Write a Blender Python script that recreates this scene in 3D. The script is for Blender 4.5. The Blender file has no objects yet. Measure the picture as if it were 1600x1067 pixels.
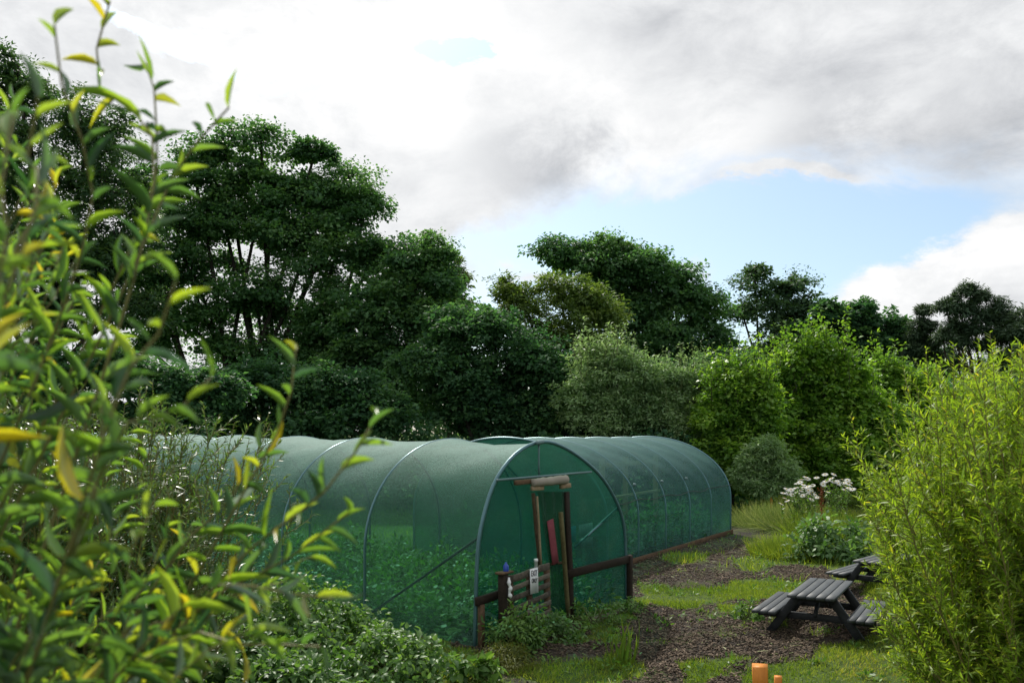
import bpy, math, random
import numpy as np

C = bpy.context.scene.collection
rng = np.random.default_rng(7)
random.seed(7)
F, HX, HY, CAMZ = 1300.0, 800.0, 678.0, 2.5     # pixels of focal length, horizon centre, eye height


def at(px, py, d):
    """the point that stands d metres ahead on the line of sight of a photo pixel"""
    return np.array(((px - HX) / F * d, d, CAMZ - (py - HY) / F * d))


def gnd(px, py):
    d = F * CAMZ / (py - HY)
    return np.array(((px - HX) / F * d, d, 0.0))


def nrm(a):
    a = np.asarray(a, float)
    return a / np.maximum(np.linalg.norm(a, axis=-1, keepdims=True), 1e-9)


# ------------------------------------------------------------------ mesh helpers
class Buf:
    def __init__(s):
        s.V, s.Q, s.T, s.AQ, s.AT, s.n = [], [], [], [], [], 0

    def add(s, V, Q=None, T=None, var=0.5):
        V = np.asarray(V, float).reshape(-1, 3)
        if Q is not None and len(Q):
            Q = np.asarray(Q, int).reshape(-1, 4)
            s.Q.append(Q + s.n)
            s.AQ.append(np.broadcast_to(np.asarray(var, float), (len(Q),)).copy())
        if T is not None and len(T):
            T = np.asarray(T, int).reshape(-1, 3)
            s.T.append(T + s.n)
            s.AT.append(np.broadcast_to(np.asarray(var, float), (len(T),)).copy())
        s.V.append(V)
        s.n += len(V)

    def obj(s, name, mat, parent=None, smooth=False, vattr=None):
        V = np.concatenate(s.V)
        Q = np.concatenate(s.Q) if s.Q else np.zeros((0, 4), int)
        T = np.concatenate(s.T) if s.T else np.zeros((0, 3), int)
        A = np.concatenate(s.AQ + s.AT)
        me = bpy.data.meshes.new(name)
        me.vertices.add(len(V))
        me.vertices.foreach_set('co', V.astype(np.float32).ravel())
        li = np.concatenate([Q.ravel(), T.ravel()]).astype(np.int32)
        me.loops.add(len(li))
        me.loops.foreach_set('vertex_index', li)
        npol = len(Q) + len(T)
        me.polygons.add(npol)
        ls = np.concatenate([np.arange(len(Q)) * 4, len(Q) * 4 + np.arange(len(T)) * 3]).astype(np.int32)
        me.polygons.foreach_set('loop_start', ls)
        if smooth:
            me.polygons.foreach_set('use_smooth', np.ones(npol, bool))
        at_ = me.attributes.new('v', 'FLOAT', 'FACE')
        at_.data.foreach_set('value', A.astype(np.float32))
        if vattr:
            for k, arr in vattr.items():
                a = me.attributes.new(k, 'FLOAT', 'POINT')
                a.data.foreach_set('value', np.asarray(arr, np.float32))
        me.update(calc_edges=True)
        me.materials.append(mat)
        o = bpy.data.objects.new(name, me)
        C.objects.link(o)
        if parent is not None:
            o.parent = parent
        return o


def tag(o, label=None, cat=None, group=None, kind=None):
    for k, v in (('label', label), ('category', cat), ('group', group), ('kind', kind)):
        if v:
            o[k] = v
    return o


def empty(name, loc=(0, 0, 0), label=None, cat=None, group=None):
    """world coordinates are kept for the children, so the empty only marks the thing"""
    o = bpy.data.objects.new(name, None)
    o.empty_display_size = 0.2
    C.objects.link(o)
    return tag(o, label, cat, group)


def tube(b, P, R, sides=7, var=0.5, cap=True):
    P = np.asarray(P, float)
    n = len(P)
    R = np.atleast_1d(np.asarray(R, float))
    R = np.interp(np.linspace(0, 1, n), np.linspace(0, 1, len(R)), R) if len(R) > 1 else np.full(n, R[0])
    T = nrm(np.gradient(P, axis=0))
    ref = np.array((0.31, 0.17, 0.93)) if abs(T[0][2]) < 0.8 else np.array((0.93, 0.17, 0.31))
    S = nrm(np.cross(T, ref))
    U = np.cross(T, S)
    a = np.linspace(0, 2 * math.pi, sides, endpoint=False)
    V = P[:, None] + R[:, None, None] * (np.cos(a)[None, :, None] * S[:, None] + np.sin(a)[None, :, None] * U[:, None])
    i = np.arange(n - 1)[:, None] * sides
    j = np.arange(sides)[None]
    k = (j + 1) % sides
    Q = np.stack([i + j, i + k, i + sides + k, i + sides + j], -1).reshape(-1, 4)
    V = V.reshape(-1, 3)
    Tt = None
    if cap:
        V = np.concatenate([V, P[:1], P[-1:]])
        c0, c1 = n * sides, n * sides + 1
        jj = np.arange(sides)
        kk = (jj + 1) % sides
        Tt = np.concatenate([np.stack([np.full(sides, c0), kk, jj], -1),
                             np.stack([np.full(sides, c1), (n - 1) * sides + jj, (n - 1) * sides + kk], -1)])
    b.add(V, Q, Tt, var)


def beam(b, p, q, w, h, up=(0, 0, 1), ch=0.006, var=0.5, wob=0.0):
    """a sawn timber from p to q, w across, h along 'up', with worn edges"""
    p, q = np.asarray(p, float), np.asarray(q, float)
    T = nrm(q - p)
    S = nrm(np.cross(T, np.asarray(up, float)))
    U = np.cross(S, T)
    a, c = w / 2, h / 2
    sec = [(-a, -c + ch), (-a + ch, -c), (a - ch, -c), (a, -c + ch), (a, c - ch), (a - ch, c), (-a + ch, c), (-a, c - ch)]
    ns = 5
    V = []
    for i in range(ns):
        t = i / (ns - 1)
        off = (random.uniform(-wob, wob) * S + random.uniform(-wob, wob) * U) if wob and 0 < i < ns - 1 else 0
        for x, y in sec:
            V.append(p + (q - p) * t + S * x + U * y + off)
    V = np.array(V)
    i = np.arange(ns - 1)[:, None] * 8
    j = np.arange(8)[None]
    k = (j + 1) % 8
    Q = np.stack([i + j, i + k, i + 8 + k, i + 8 + j], -1).reshape(-1, 4)
    e = (ns - 1) * 8
    caps = [(7, 6, 5, 4), (3, 2, 1, 0), (7, 4, 3, 0), (e + 4, e + 5, e + 6, e + 7), (e, e + 1, e + 2, e + 3), (e, e + 3, e + 4, e + 7)]
    b.add(V, np.concatenate([Q, np.array(caps)]), None, var)


def curve(P, n=10):
    """Catmull-Rom through the points"""
    P = np.asarray(P, float)
    if len(P) == 2:
        t = np.linspace(0, 1, n)[:, None]
        return P[0] * (1 - t) + P[1] * t
    E = np.concatenate([2 * P[:1] - P[1:2], P, 2 * P[-1:] - P[-2:-1]])
    out = []
    for i in range(len(P) - 1):
        a, b_, c, d = E[i:i + 4]
        m = max(2, n // (len(P) - 1) + 1)
        for t in np.linspace(0, 1, m, endpoint=False):
            out.append(0.5 * (2 * b_ + (c - a) * t + (2 * a - 5 * b_ + 4 * c - d) * t * t + (3 * b_ - a - 3 * c + d) * t ** 3))
    out.append(P[-1])
    return np.array(out)


def tmpl(us, hw, droop=0.15, fold=0.12, mid=True):
    V, Fc = [], []
    k = 3 if mid else 2
    for u, h in zip(us, hw):
        w = -droop * u * u
        if mid:
            V += [(u, -h, w + fold * h), (u, 0, w), (u, h, w + fold * h)]
        else:
            V += [(u, -h, w), (u, h, w)]
    for i in range(len(us) - 1):
        for j in range(k - 1):
            a = i * k + j
            Fc.append((a, a + 1, a + k + 1, a + k))
    return np.array(V, float), np.array(Fc, int)


QUAD = (np.array([(0, 0, 0), (.45, .5, .05), (1, 0, -.12), (.45, -.5, .05)], float), np.array([(0, 1, 2, 3)]))
LANCE = tmpl((0, .15, .42, .72, 1), (.05, .38, .5, .33, .02), .11, .4)
LANCE2 = tmpl((0, .2, .55, 1), (.08, .42, .46, .03), .2, 0, False)
OVATE = tmpl((0, .18, .48, .8, 1), (.05, .4, .5, .24, .02), .22, .35)
OVATE2 = tmpl((0, .3, .7, 1), (.1, .48, .36, .03), .2, 0, False)
BLADE = tmpl((0, .5, 1), (.5, .4, .04), .35, 0, False)


def leaves(b, P, D, N, L, W, var, tm):
    P, D, N = np.asarray(P, float), nrm(D), nrm(N)
    n = len(P)
    if n == 0:
        return
    L = np.broadcast_to(np.asarray(L, float), (n,))
    W = np.broadcast_to(np.asarray(W, float), (n,))
    S = nrm(np.cross(D, N))
    N = np.cross(S, D)
    tv, tf = tm
    V = (P[:, None] + (L[:, None] * tv[None, :, 0])[..., None] * D[:, None]
         + (W[:, None] * tv[None, :, 1])[..., None] * S[:, None]
         + (L[:, None] * tv[None, :, 2])[..., None] * N[:, None])
    k = len(tv)
    Q = (np.arange(n)[:, None, None] * k + tf[None]).reshape(-1, 4)
    b.add(V.reshape(-1, 3), Q, None, np.repeat(np.broadcast_to(np.asarray(var, float), (n,)), len(tf)))


def rdir(n):
    return nrm(rng.normal(size=(n, 3)))


# ------------------------------------------------------------------ materials
class NT:
    def __init__(s, nt):
        s.nt = nt
        s.x = 0

    def n(s, t, **kw):
        nd = s.nt.nodes.new(t)
        s.x += 40
        nd.location = (s.x, 0)
        for k, v in kw.items():
            if hasattr(nd, k) and not isinstance(v, tuple) or k in ('operation', 'blend_type', 'data_type', 'attribute_name'):
                setattr(nd, k, v)
        return nd

    def put(s, sock, v):
        if hasattr(v, 'is_output'):
            s.nt.links.new(v, sock)
        elif v is not None:
            sock.default_value = v

    def m(s, op, a, b=None, c=None, clamp=False):
        nd = s.nt.nodes.new('ShaderNodeMath')
        nd.operation = op
        nd.use_clamp = clamp
        for i, v in enumerate((a, b, c)):
            s.put(nd.inputs[i], v)
        return nd.outputs[0]

    def mix(s, f, a, b, bt='MIX'):
        nd = s.nt.nodes.new('ShaderNodeMix')
        nd.data_type = 'RGBA'
        nd.blend_type = bt
        s.put(nd.inputs[0], f)
        s.put(nd.inputs[6], (*a, 1) if isinstance(a, tuple) and len(a) == 3 else a)
        s.put(nd.inputs[7], (*b, 1) if isinstance(b, tuple) and len(b) == 3 else b)
        return nd.outputs[2]

    def ss(s, v, lo, hi, a=0.0, b=1.0):
        nd = s.nt.nodes.new('ShaderNodeMapRange')
        nd.interpolation_type = 'SMOOTHSTEP'
        for i, q in enumerate((v, lo, hi, a, b)):
            s.put(nd.inputs[i], q)
        return nd.outputs[0]

    def noise(s, vec, scale, detail=3, rough=0.5, dist=0.0, dims='3D'):
        nd = s.nt.nodes.new('ShaderNodeTexNoise')
        nd.noise_dimensions = dims
        if vec is not None:
            s.put(nd.inputs['Vector'], vec)
        nd.inputs['Scale'].default_value = scale
        nd.inputs['Detail'].default_value = detail
        nd.inputs['Roughness'].default_value = rough
        nd.inputs['Distortion'].default_value = dist
        return nd.outputs[0]

    def ramp(s, f, stops):
        nd = s.nt.nodes.new('ShaderNodeValToRGB')
        e = nd.color_ramp.elements
        while len(e) < len(stops):
            e.new(0.5)
        for el, (p, c) in zip(e, stops):
            el.position = p
            el.color = (*c, 1)
        s.put(nd.inputs[0], f)
        return nd.outputs[0]

    def attr(s, name):
        nd = s.nt.nodes.new('ShaderNodeAttribute')
        nd.attribute_name = name
        return nd.outputs['Fac']

    def obj_co(s):
        return s.nt.nodes.new('ShaderNodeTexCoord').outputs['Object']

    def bump(s, h, strength=.3, dist=.02):
        nd = s.nt.nodes.new('ShaderNodeBump')
        nd.inputs['Strength'].default_value = strength
        nd.inputs['Distance'].default_value = dist
        s.put(nd.inputs['Height'], h)
        return nd.outputs[0]

    def scaled(s, vec, sc):
        nd = s.nt.nodes.new('ShaderNodeMapping')
        s.put(nd.inputs[0], vec)
        nd.inputs['Scale'].default_value = sc
        return nd.outputs[0]


def mat(name):
    m = bpy.data.materials.new(name)
    m.use_nodes = True
    nt = m.node_tree
    for n in list(nt.nodes):
        if n.type != 'OUTPUT_MATERIAL':
            nt.nodes.remove(n)
    out = nt.nodes['Material Output']
    return m, NT(nt), out


def princ(k, col, rough=.6, spec=.3, metal=0.0, normal=None):
    p = k.nt.nodes.new('ShaderNodeBsdfPrincipled')
    k.put(p.inputs['Base Color'], (*col, 1) if isinstance(col, tuple) else col)
    k.put(p.inputs['Roughness'], rough)
    p.inputs['Specular IOR Level'].default_value = spec
    p.inputs['Metallic'].default_value = metal
    if normal is not None:
        k.put(p.inputs['Normal'], normal)
    return p.outputs[0]


def leafmat(name, stops, trans=.4, rough=.5, spec=.3, tint=(1.5, 1.55, .6), patch=0.25, under=None):
    """leaf with light shining through; the colour runs over the leaf's own number"""
    m, k, out = mat(name)
    v = k.attr('v')
    nz = k.noise(k.obj_co(), .55, 2)
    vv = k.m('ADD', v, k.m('MULTIPLY', k.m('SUBTRACT', nz, .5), patch * 2), clamp=True)
    col = k.ramp(vv, stops)
    top = col
    if under:
        geo = k.nt.nodes.new('ShaderNodeNewGeometry')
        top = k.mix(k.m('MULTIPLY', geo.outputs['Backfacing'], .75), col, under)
    p = princ(k, top, rough, spec)
    t = k.nt.nodes.new('ShaderNodeBsdfTranslucent')
    k.put(t.inputs[0], k.mix(1.0, col, tint, 'MULTIPLY'))
    mx = k.nt.nodes.new('ShaderNodeMixShader')
    mx.inputs[0].default_value = trans
    k.nt.links.new(p, mx.inputs[1])
    k.nt.links.new(t.outputs[0], mx.inputs[2])
    k.nt.links.new(mx.outputs[0], out.inputs[0])
    return m


def woodmat(name, c1, c2, rough=.8, scale=(6, 6, 6), spec=.2, bump=.4):
    m, k, out = mat(name)
    co = k.obj_co()
    n1 = k.noise(k.scaled(co, scale), 4, 6, .65, .6)
    n2 = k.noise(co, 2.5, 3)
    f = k.m('ADD', k.m('MULTIPLY', n1, .7), k.m('MULTIPLY', n2, .3))
    v = k.attr('v')
    f = k.m('ADD', f, k.m('MULTIPLY', k.m('SUBTRACT', v, .5), .35))
    col = k.ramp(f, [(.3, c1), (.7, c2)])
    k.nt.links.new(princ(k, col, rough, spec, 0, k.bump(n1, bump, .01)), out.inputs[0])
    return m


def plain(name, col, rough=.5, spec=.3, metal=0.0, var=.15):
    m, k, out = mat(name)
    n = k.noise(k.obj_co(), 9, 4)
    c = k.mix(k.m('MULTIPLY', n, var * 2), col, tuple(x * .45 for x in col))
    k.nt.links.new(princ(k, c, rough, spec, metal), out.inputs[0])
    return m


def netmat(name, col, hole, graze, rough=.55, f0=.25):
    """knitted shade net: open holes seen square on, closed yarn seen along it"""
    m, k, out = mat(name)
    co = k.obj_co()
    big = k.noise(co, .9, 3)
    streak = k.noise(k.scaled(co, (2.2, 2.2, 14)), 3, 3)
    fine = k.noise(co, 70, 2)
    c = k.mix(k.ss(streak, .3, .75, 0, .6), col, tuple(x * .6 for x in col))
    c = k.mix(k.ss(k.noise(co, 2.3, 6, .7), .5, .8, 0, .5), c, (.09, .115, .085))
    c = k.mix(k.ss(fine, .35, .7, 0, .55), c, tuple(min(1, x * 1.5) for x in col))
    d = princ(k, c, rough, .4, 0, k.bump(fine, .35, .01))
    t = k.nt.nodes.new('ShaderNodeBsdfTranslucent')
    k.put(t.inputs[0], k.mix(1.0, c, (1.0, 1.15, .95), 'MULTIPLY'))
    mx = k.nt.nodes.new('ShaderNodeMixShader')
    mx.inputs[0].default_value = .3
    k.nt.links.new(d, mx.inputs[1])
    k.nt.links.new(t.outputs[0], mx.inputs[2])
    tr = k.nt.nodes.new('ShaderNodeBsdfTransparent')
    tr.inputs[0].default_value = (.52, .86, .74, 1)
    lw = k.nt.nodes.new('ShaderNodeLayerWeight')
    lw.inputs[0].default_value = .5
    op = k.m('ADD', k.ss(lw.outputs['Facing'], f0, .97, 1 - hole, graze), k.m('MULTIPLY', k.m('SUBTRACT', big, .5), .25), clamp=True)
    op = k.m('ADD', op, k.m('MULTIPLY', k.m('SUBTRACT', fine, .5), .5), clamp=True)
    m2 = k.nt.nodes.new('ShaderNodeMixShader')
    k.put(m2.inputs[0], op)
    k.nt.links.new(tr.outputs[0], m2.inputs[1])
    k.nt.links.new(mx.outputs[0], m2.inputs[2])
    k.nt.links.new(m2.outputs[0], out.inputs[0])
    return m


M = {}
M['syc'] = leafmat('sycamore leaf', [(0, (.042, .11, .052)), (.5, (.08, .18, .075)), (1, (.15, .265, .095))], .5, .5, .3, (1.35, 1.5, .7))
M['dark'] = leafmat('dark hedge leaf', [(0, (.032, .09, .048)), (.6, (.062, .145, .064)), (1, (.115, .215, .08))], .48, .6, .18, (1.3, 1.5, .75))
M['ash'] = leafmat('ash leaf', [(0, (.07, .125, .035)), (.5, (.115, .19, .05)), (1, (.19, .25, .07))], .4, .5, .25)
M['acacia'] = leafmat('fine dark leaf', [(0, (.032, .078, .044)), (.6, (.06, .125, .058)), (1, (.105, .18, .075))], .42, .5, .3)
M['far'] = leafmat('far leaf', [(0, (.035, .085, .05)), (.5, (.065, .13, .07)), (1, (.1, .18, .085))], .4, .55, .25)
M['pine'] = leafmat('pine needles', [(0, (.03, .068, .042)), (1, (.075, .125, .062))], .2, .55, .25)
M['grey'] = leafmat('grey green leaf', [(0, (.14, .24, .11)), (.5, (.22, .34, .155)), (1, (.34, .45, .24))], .45, .5, .3, (1.3, 1.4, .8))
M['bright'] = leafmat('bright hazel leaf', [(0, (.07, .165, .032)), (.5, (.15, .29, .045)), (1, (.27, .41, .065))], .52, .42, .4)
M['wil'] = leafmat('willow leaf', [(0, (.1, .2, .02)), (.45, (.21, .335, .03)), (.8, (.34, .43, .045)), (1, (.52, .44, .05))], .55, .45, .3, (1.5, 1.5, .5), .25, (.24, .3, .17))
M['wildark'] = leafmat('older willow leaf', [(0, (.04, .09, .025)), (.5, (.085, .15, .035)), (.85, (.16, .22, .05)), (1, (.34, .32, .06))], .42, .36, .55, (1.4, 1.5, .6), .25, (.2, .27, .18))  # older, darker green leaf for the left willow bushes
M['near'] = leafmat('near willow leaf', [(0, (.03, .09, .05)), (.3, (.09, .2, .055)), (.62, (.2, .34, .045)), (.86, (.34, .44, .055)), (.95, (.42, .44, .04)), (1, (.52, .44, .03))], .55, .27, .8, (1.5, 1.5, .5), .05, (.22, .3, .25))
M['bram'] = leafmat('bramble leaf', [(0, (.05, .12, .035)), (.5, (.1, .2, .06)), (1, (.18, .3, .1))], .4, .45, .4)
M['crop'] = leafmat('crop leaf', [(0, (.05, .12, .03)), (.5, (.1, .2, .04)), (1, (.18, .3, .07))], .35, .45, .35)
M['bed'] = leafmat('bed crop leaf', [(0, (.04, .1, .02)), (.5, (.08, .18, .035)), (1, (.15, .27, .06))], .35, .5, .3)
M['grass'] = leafmat('grass blade', [(0, (.08, .15, .022)), (.5, (.17, .25, .035)), (.85, (.28, .33, .055)), (1, (.38, .34, .13))], .5, .5, .3, (1.4, 1.4, .5), .3)
M['tuss'] = leafmat('tussock blade', [(0, (.1, .17, .04)), (.5, (.2, .27, .08)), (1, (.38, .4, .19))], .35, .55, .25, (1.3, 1.3, .7))
M['moss'] = leafmat('yellow green mound', [(0, (.06, .08, .015)), (1, (.16, .17, .03))], .3, .6, .2)
M['petal'] = leafmat('white petal', [(0, (.7, .7, .68)), (1, (.85, .85, .83))], .5, .6, .2, (1, 1, 1), 0)
M['yolk'] = plain('flower eye', (.5, .33, .03))
M['rust'] = leafmat('rusty dock seed', [(0, (.1, .03, .015)), (1, (.22, .08, .03))], .2, .7, .1, (1.1, 1, .9))
M['bark'] = woodmat('tree bark', (.018, .015, .012), (.06, .05, .04), .9, (3, 3, 1))
M['barkp'] = woodmat('pine bark', (.025, .02, .016), (.07, .052, .042), .9, (3, 3, 1))
M['twig'] = woodmat('willow twig', (.1, .1, .03), (.22, .2, .06), .55, (4, 4, 1), .35)
M['stem'] = woodmat('green stem', (.06, .09, .03), (.14, .16, .05), .6, (4, 4, 1), .3)
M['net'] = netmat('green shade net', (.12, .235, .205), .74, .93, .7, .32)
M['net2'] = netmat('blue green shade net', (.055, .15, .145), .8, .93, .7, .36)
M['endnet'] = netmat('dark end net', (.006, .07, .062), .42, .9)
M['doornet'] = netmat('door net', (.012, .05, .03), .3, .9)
M['hoop'] = plain('galvanised tube', (.1, .21, .24), .35, .5, .4, .3)
M['steel'] = plain('grey steel', (.14, .22, .23), .45, .4, .3)
M['wire'] = plain('dark wire', (.02, .03, .03), .5)
M['timber'] = woodmat('brown timber', (.045, .028, .017), (.16, .1, .06))
M['black_timber'] = woodmat('dark stained timber', (.012, .009, .007), (.04, .028, .02))
M['mossy'] = woodmat('mossy timber', (.05, .045, .02), (.16, .14, .06))
M['pale_timber'] = woodmat('pale timber', (.2, .14, .085), (.42, .31, .2))
M['grey_wood'] = woodmat('weathered pallet wood', (.05, .042, .034), (.2, .17, .135), .85, (5, 5, 9))
M['red'] = woodmat('red plank', (.17, .035, .055), (.28, .08, .09))
M['cloth'] = plain('rolled white cloth', (.36, .32, .27), .8, .2, 0, .35)
M['table'] = woodmat('grey table boards', (.03, .036, .042), (.075, .085, .095), .55, (2, 9, 9), .4, .3)
M['table_dark'] = woodmat('dark table frame', (.015, .017, .02), (.04, .044, .05), .6, (4, 4, 4))
M['orange'] = woodmat('orange stake', (.45, .15, .02), (.7, .27, .04), .55, (7, 7, 1.5), .3)
M['white'] = plain('white plastic', (.75, .76, .78), .35, .5, 0, .06)
M['paper'] = plain('pale paper', (.45, .55, .55), .6, .3, 0, .1)
M['blue'] = plain('blue plastic', (.02, .07, .4), .35, .5)
M['bluesheet'] = plain('blue sheet', (.03, .3, .42), .5)
M['ink'] = plain('black ink', (.012, .012, .015), .6)
M['chip'] = woodmat('bark chip', (.028, .021, .016), (.18, .135, .098), .85, (5, 5, 5))


# ------------------------------------------------------------------ ground
def val_noise(x, y, s, seed=0):
    def h(i, j):
        n = np.sin(i * 127.1 + j * 311.7 + seed * 74.7) * 43758.5453
        return n - np.floor(n)
    x, y = x * s, y * s
    i, j = np.floor(x), np.floor(y)
    u, v = x - i, y - j
    u, v = u * u * (3 - 2 * u), v * v * (3 - 2 * v)
    return (h(i, j) * (1 - u) + h(i + 1, j) * u) * (1 - v) + (h(i, j + 1) * (1 - u) + h(i + 1, j + 1) * u) * v


def inpoly(px, py, poly):
    c = np.zeros(px.shape, bool)
    n = len(poly)
    for i in range(n):
        x1, y1 = poly[i]
        x2, y2 = poly[(i + 1) % n]
        if y1 == y2:
            continue
        hit = ((y1 > py) != (y2 > py)) & (px < (x2 - x1) * (py - y1) / (y2 - y1) + x1)
        c ^= hit
    return c


GPIX = [  # outlines of the grassy patches, traced on the ground
    [(985, 912), (1060, 925), (1150, 915), (1230, 902), (1290, 915), (1270, 938), (1180, 938), (1120, 946), (1040, 945), (990, 955)],
    [(1040, 863), (1110, 868), (1112, 880), (1050, 886)],
    [(1150, 888), (1195, 862), (1240, 835), (1300, 838), (1380, 870), (1330, 888), (1250, 883), (1190, 890)],
    [(1143, 792), (1170, 772), (1300, 765), (1400, 790), (1300, 850), (1215, 828), (1165, 826)],
    [(1215, 1040), (1300, 1022), (1390, 1000), (1440, 950), (1700, 930), (2000, 1250), (1200, 1250)],
    [(850, 1045), (925, 1036), (995, 1052), (1010, 1250), (760, 1250)],
    [(1090, 1035), (1165, 1018), (1185, 1050), (1150, 1062), (1110, 1062)],
    [(1100, 1020), (1150, 1014), (1160, 1022), (1110, 1028)],
    [(520, 1030), (700, 1018), (790, 1045), (790, 1250), (400, 1250)],
    [(1120, 960), (1165, 945), (1190, 955), (1160, 978)],
    [(905, 952), (985, 942), (1000, 975), (930, 1000), (890, 985)],
]
GW = [np.array([gnd(*p)[:2] for p in q]) for q in GPIX]


def grassy(x, y):
    ox = (val_noise(x, y, 1.6, 1) - .5) * .7 + (val_noise(x, y, 5, 3) - .5) * .25
    oy = (val_noise(x, y, 1.6, 2) - .5) * .9 + (val_noise(x, y, 5, 4) - .5) * .3
    g = np.zeros(x.shape)
    for q in GW:
        g = np.maximum(g, inpoly(x + ox, y + oy, q).astype(float))
    n = val_noise(x, y, .9, 7)
    g = np.maximum(g, ((y > 24) & (n > -1)).astype(float))
    left = (x < -0.75 + (9.7 - y) * -.1 + ox * .5)                           # rough growth left of the near tunnel
    g = np.maximum(g, left * .8)
    right = x > 5.3 + ox + np.maximum(0, y - 12) * .16
    g = np.maximum(g, right * 1.0)
    g = np.where((g < .1) & (val_noise(x, y, 2.3, 9) > .8), .5, g)
    return np.clip(g, 0, 1)


def gz(x, y):
    return .05 * (val_noise(x, y, .6, 5) - .5) + .035 * (val_noise(x, y, 2.4, 6) - .5)


gx = np.unique(np.concatenate([np.linspace(-2500, -60, 12), np.linspace(-60, -9, 24), np.linspace(-9, 9, 150), np.linspace(9, 60, 30), np.linspace(60, 2500, 12)]))
gy = np.unique(np.concatenate([np.linspace(-900, -10, 8), np.linspace(-10, 6, 20), np.linspace(6, 27, 210), np.linspace(27, 80, 50), np.linspace(80, 4000, 16)]))
X, Y = np.meshgrid(gx, gy)
G = grassy(X, Y)
for _ in range(1):
    G[1:-1, 1:-1] = (G[1:-1, 1:-1] * 2 + G[:-2, 1:-1] + G[2:, 1:-1] + G[1:-1, :-2] + G[1:-1, 2:]) / 6
Z = np.where(np.abs(X) < 60, gz(X, Y), 0)
b = Buf()
nx = len(gx)
i = np.arange(len(gy) - 1)[:, None] * nx
j = np.arange(nx - 1)[None]
b.add(np.stack([X, Y, Z], -1).reshape(-1, 3), np.stack([i + j, i + j + 1, i + nx + j + 1, i + nx + j], -1).reshape(-1, 4))
m, k, out = mat('ground')
co = k.obj_co()
n1 = k.noise(co, 1.3, 4)
n2 = k.noise(co, 28, 5, .7)
n3 = k.noise(co, 9, 4, .6)
soil = k.ramp(n2, [(.3, (.016, .014, .011)), (.5, (.05, .042, .034)), (.62, (.1, .082, .065)), (.75, (.22, .185, .15))])
soil = k.mix(k.ss(n1, .4, .62), soil, k.mix(.75, soil, (.022, .02, .02)))
soil = k.mix(k.ss(k.noise(co, 1.7, 6, .65), .5, .62, 0, .75), soil, (.055, .075, .018))
grs = k.ramp(n3, [(.3, (.03, .055, .012)), (.6, (.07, .11, .022)), (.8, (.12, .14, .04))])
col = k.mix(k.ss(k.m('ADD', k.attr('g'), k.m('MULTIPLY', k.m('SUBTRACT', n3, .5), .5)), .25, .75), soil, grs)
k.nt.links.new(princ(k, col, .9, .15, 0, k.bump(n2, .8, .03)), out.inputs[0])
go = b.obj('ground', m, None, True, {'g': G.ravel()})
tag(go, kind='structure')

# grass blades (nobody could count them)
def scatter(n, x0, x1, y0, y1, keep):
    x = rng.uniform(x0, x1, n)
    y = rng.uniform(y0, y1, n)
    s = np.abs(x / y) < .75
    x, y = x[s], y[s]
    q = rng.uniform(size=len(x)) < keep(x, y)
    return x[q], y[q]


T1P, T1U = np.array((-.44, 9.73)), nrm(np.array((.646, .763)))
T1A = np.array((-T1U[1], T1U[0]))
T2P, T2U = np.array((1.75, 15.25)), nrm(np.array((.549, .836)))
T2A = np.array((-T2U[1], T2U[0]))


def in_tunnels(x, y, pad=0.0):
    a = (x - T1P[0]) * T1U[0] + (y - T1P[1]) * T1U[1]
    c = (x - T1P[0]) * T1A[0] + (y - T1P[1]) * T1A[1]
    t1 = (a > -pad) & (a < 3.27 + pad) & (c > -pad) & (c < 15)
    a = (x - T2P[0]) * T2A[0] + (y - T2P[1]) * T2A[1]
    c = (x - T2P[0]) * T2U[0] + (y - T2P[1]) * T2U[1]
    t2 = (a > -pad) & (a < 4.6 + pad) & (c > -pad) & (c < 7 + pad)
    return t1 | t2


def blades(b, x, y, L, W, lean, var):
    n = len(x)
    D = np.stack([rng.normal(0, lean, n), rng.normal(0, lean, n), np.ones(n)], -1)
    N = np.stack([rng.normal(size=n), rng.normal(size=n), np.full(n, .15)], -1)
    leaves(b, np.stack([x, y, gz(x, y) - .01], -1), D, N, L, W, var, BLADE)


b = Buf()
x, y = scatter(260000, -7, 8.5, 7.2, 14, lambda x, y: (grassy(x, y) ** 1.5) * ~in_tunnels(x, y, .02) * np.clip(1.5 * val_noise(x, y, 3.1, 21) + .1, .08, 1))
tall = val_noise(x, y, 1.1, 12)
blades(b, x, y, rng.uniform(.03, .09, len(x)) * (.4 + 1.1 * tall ** 1.5), rng.uniform(.006, .011, len(x)), .45, np.clip(rng.uniform(.1, .8, len(x)) + (val_noise(x, y, .8, 15) - .5) * .7, 0, 1))
x, y = scatter(150000, -9, 16, 14, 34, lambda x, y: (grassy(x, y) ** 1.5) * ~in_tunnels(x, y, .02) * .7)
tall = val_noise(x, y, .8, 12)
blades(b, x, y, rng.uniform(.06, .17, len(x)) * (.3 + 1.2 * tall), rng.uniform(.012, .02, len(x)), .4, np.clip(rng.uniform(.1, .8, len(x)) + (val_noise(x, y, .5, 15) - .5) * .7, 0, 1))
tag(b.obj('grass', M['grass']), 'short bright grass growing in patches beside the bark path', 'grass', kind='stuff')

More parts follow.
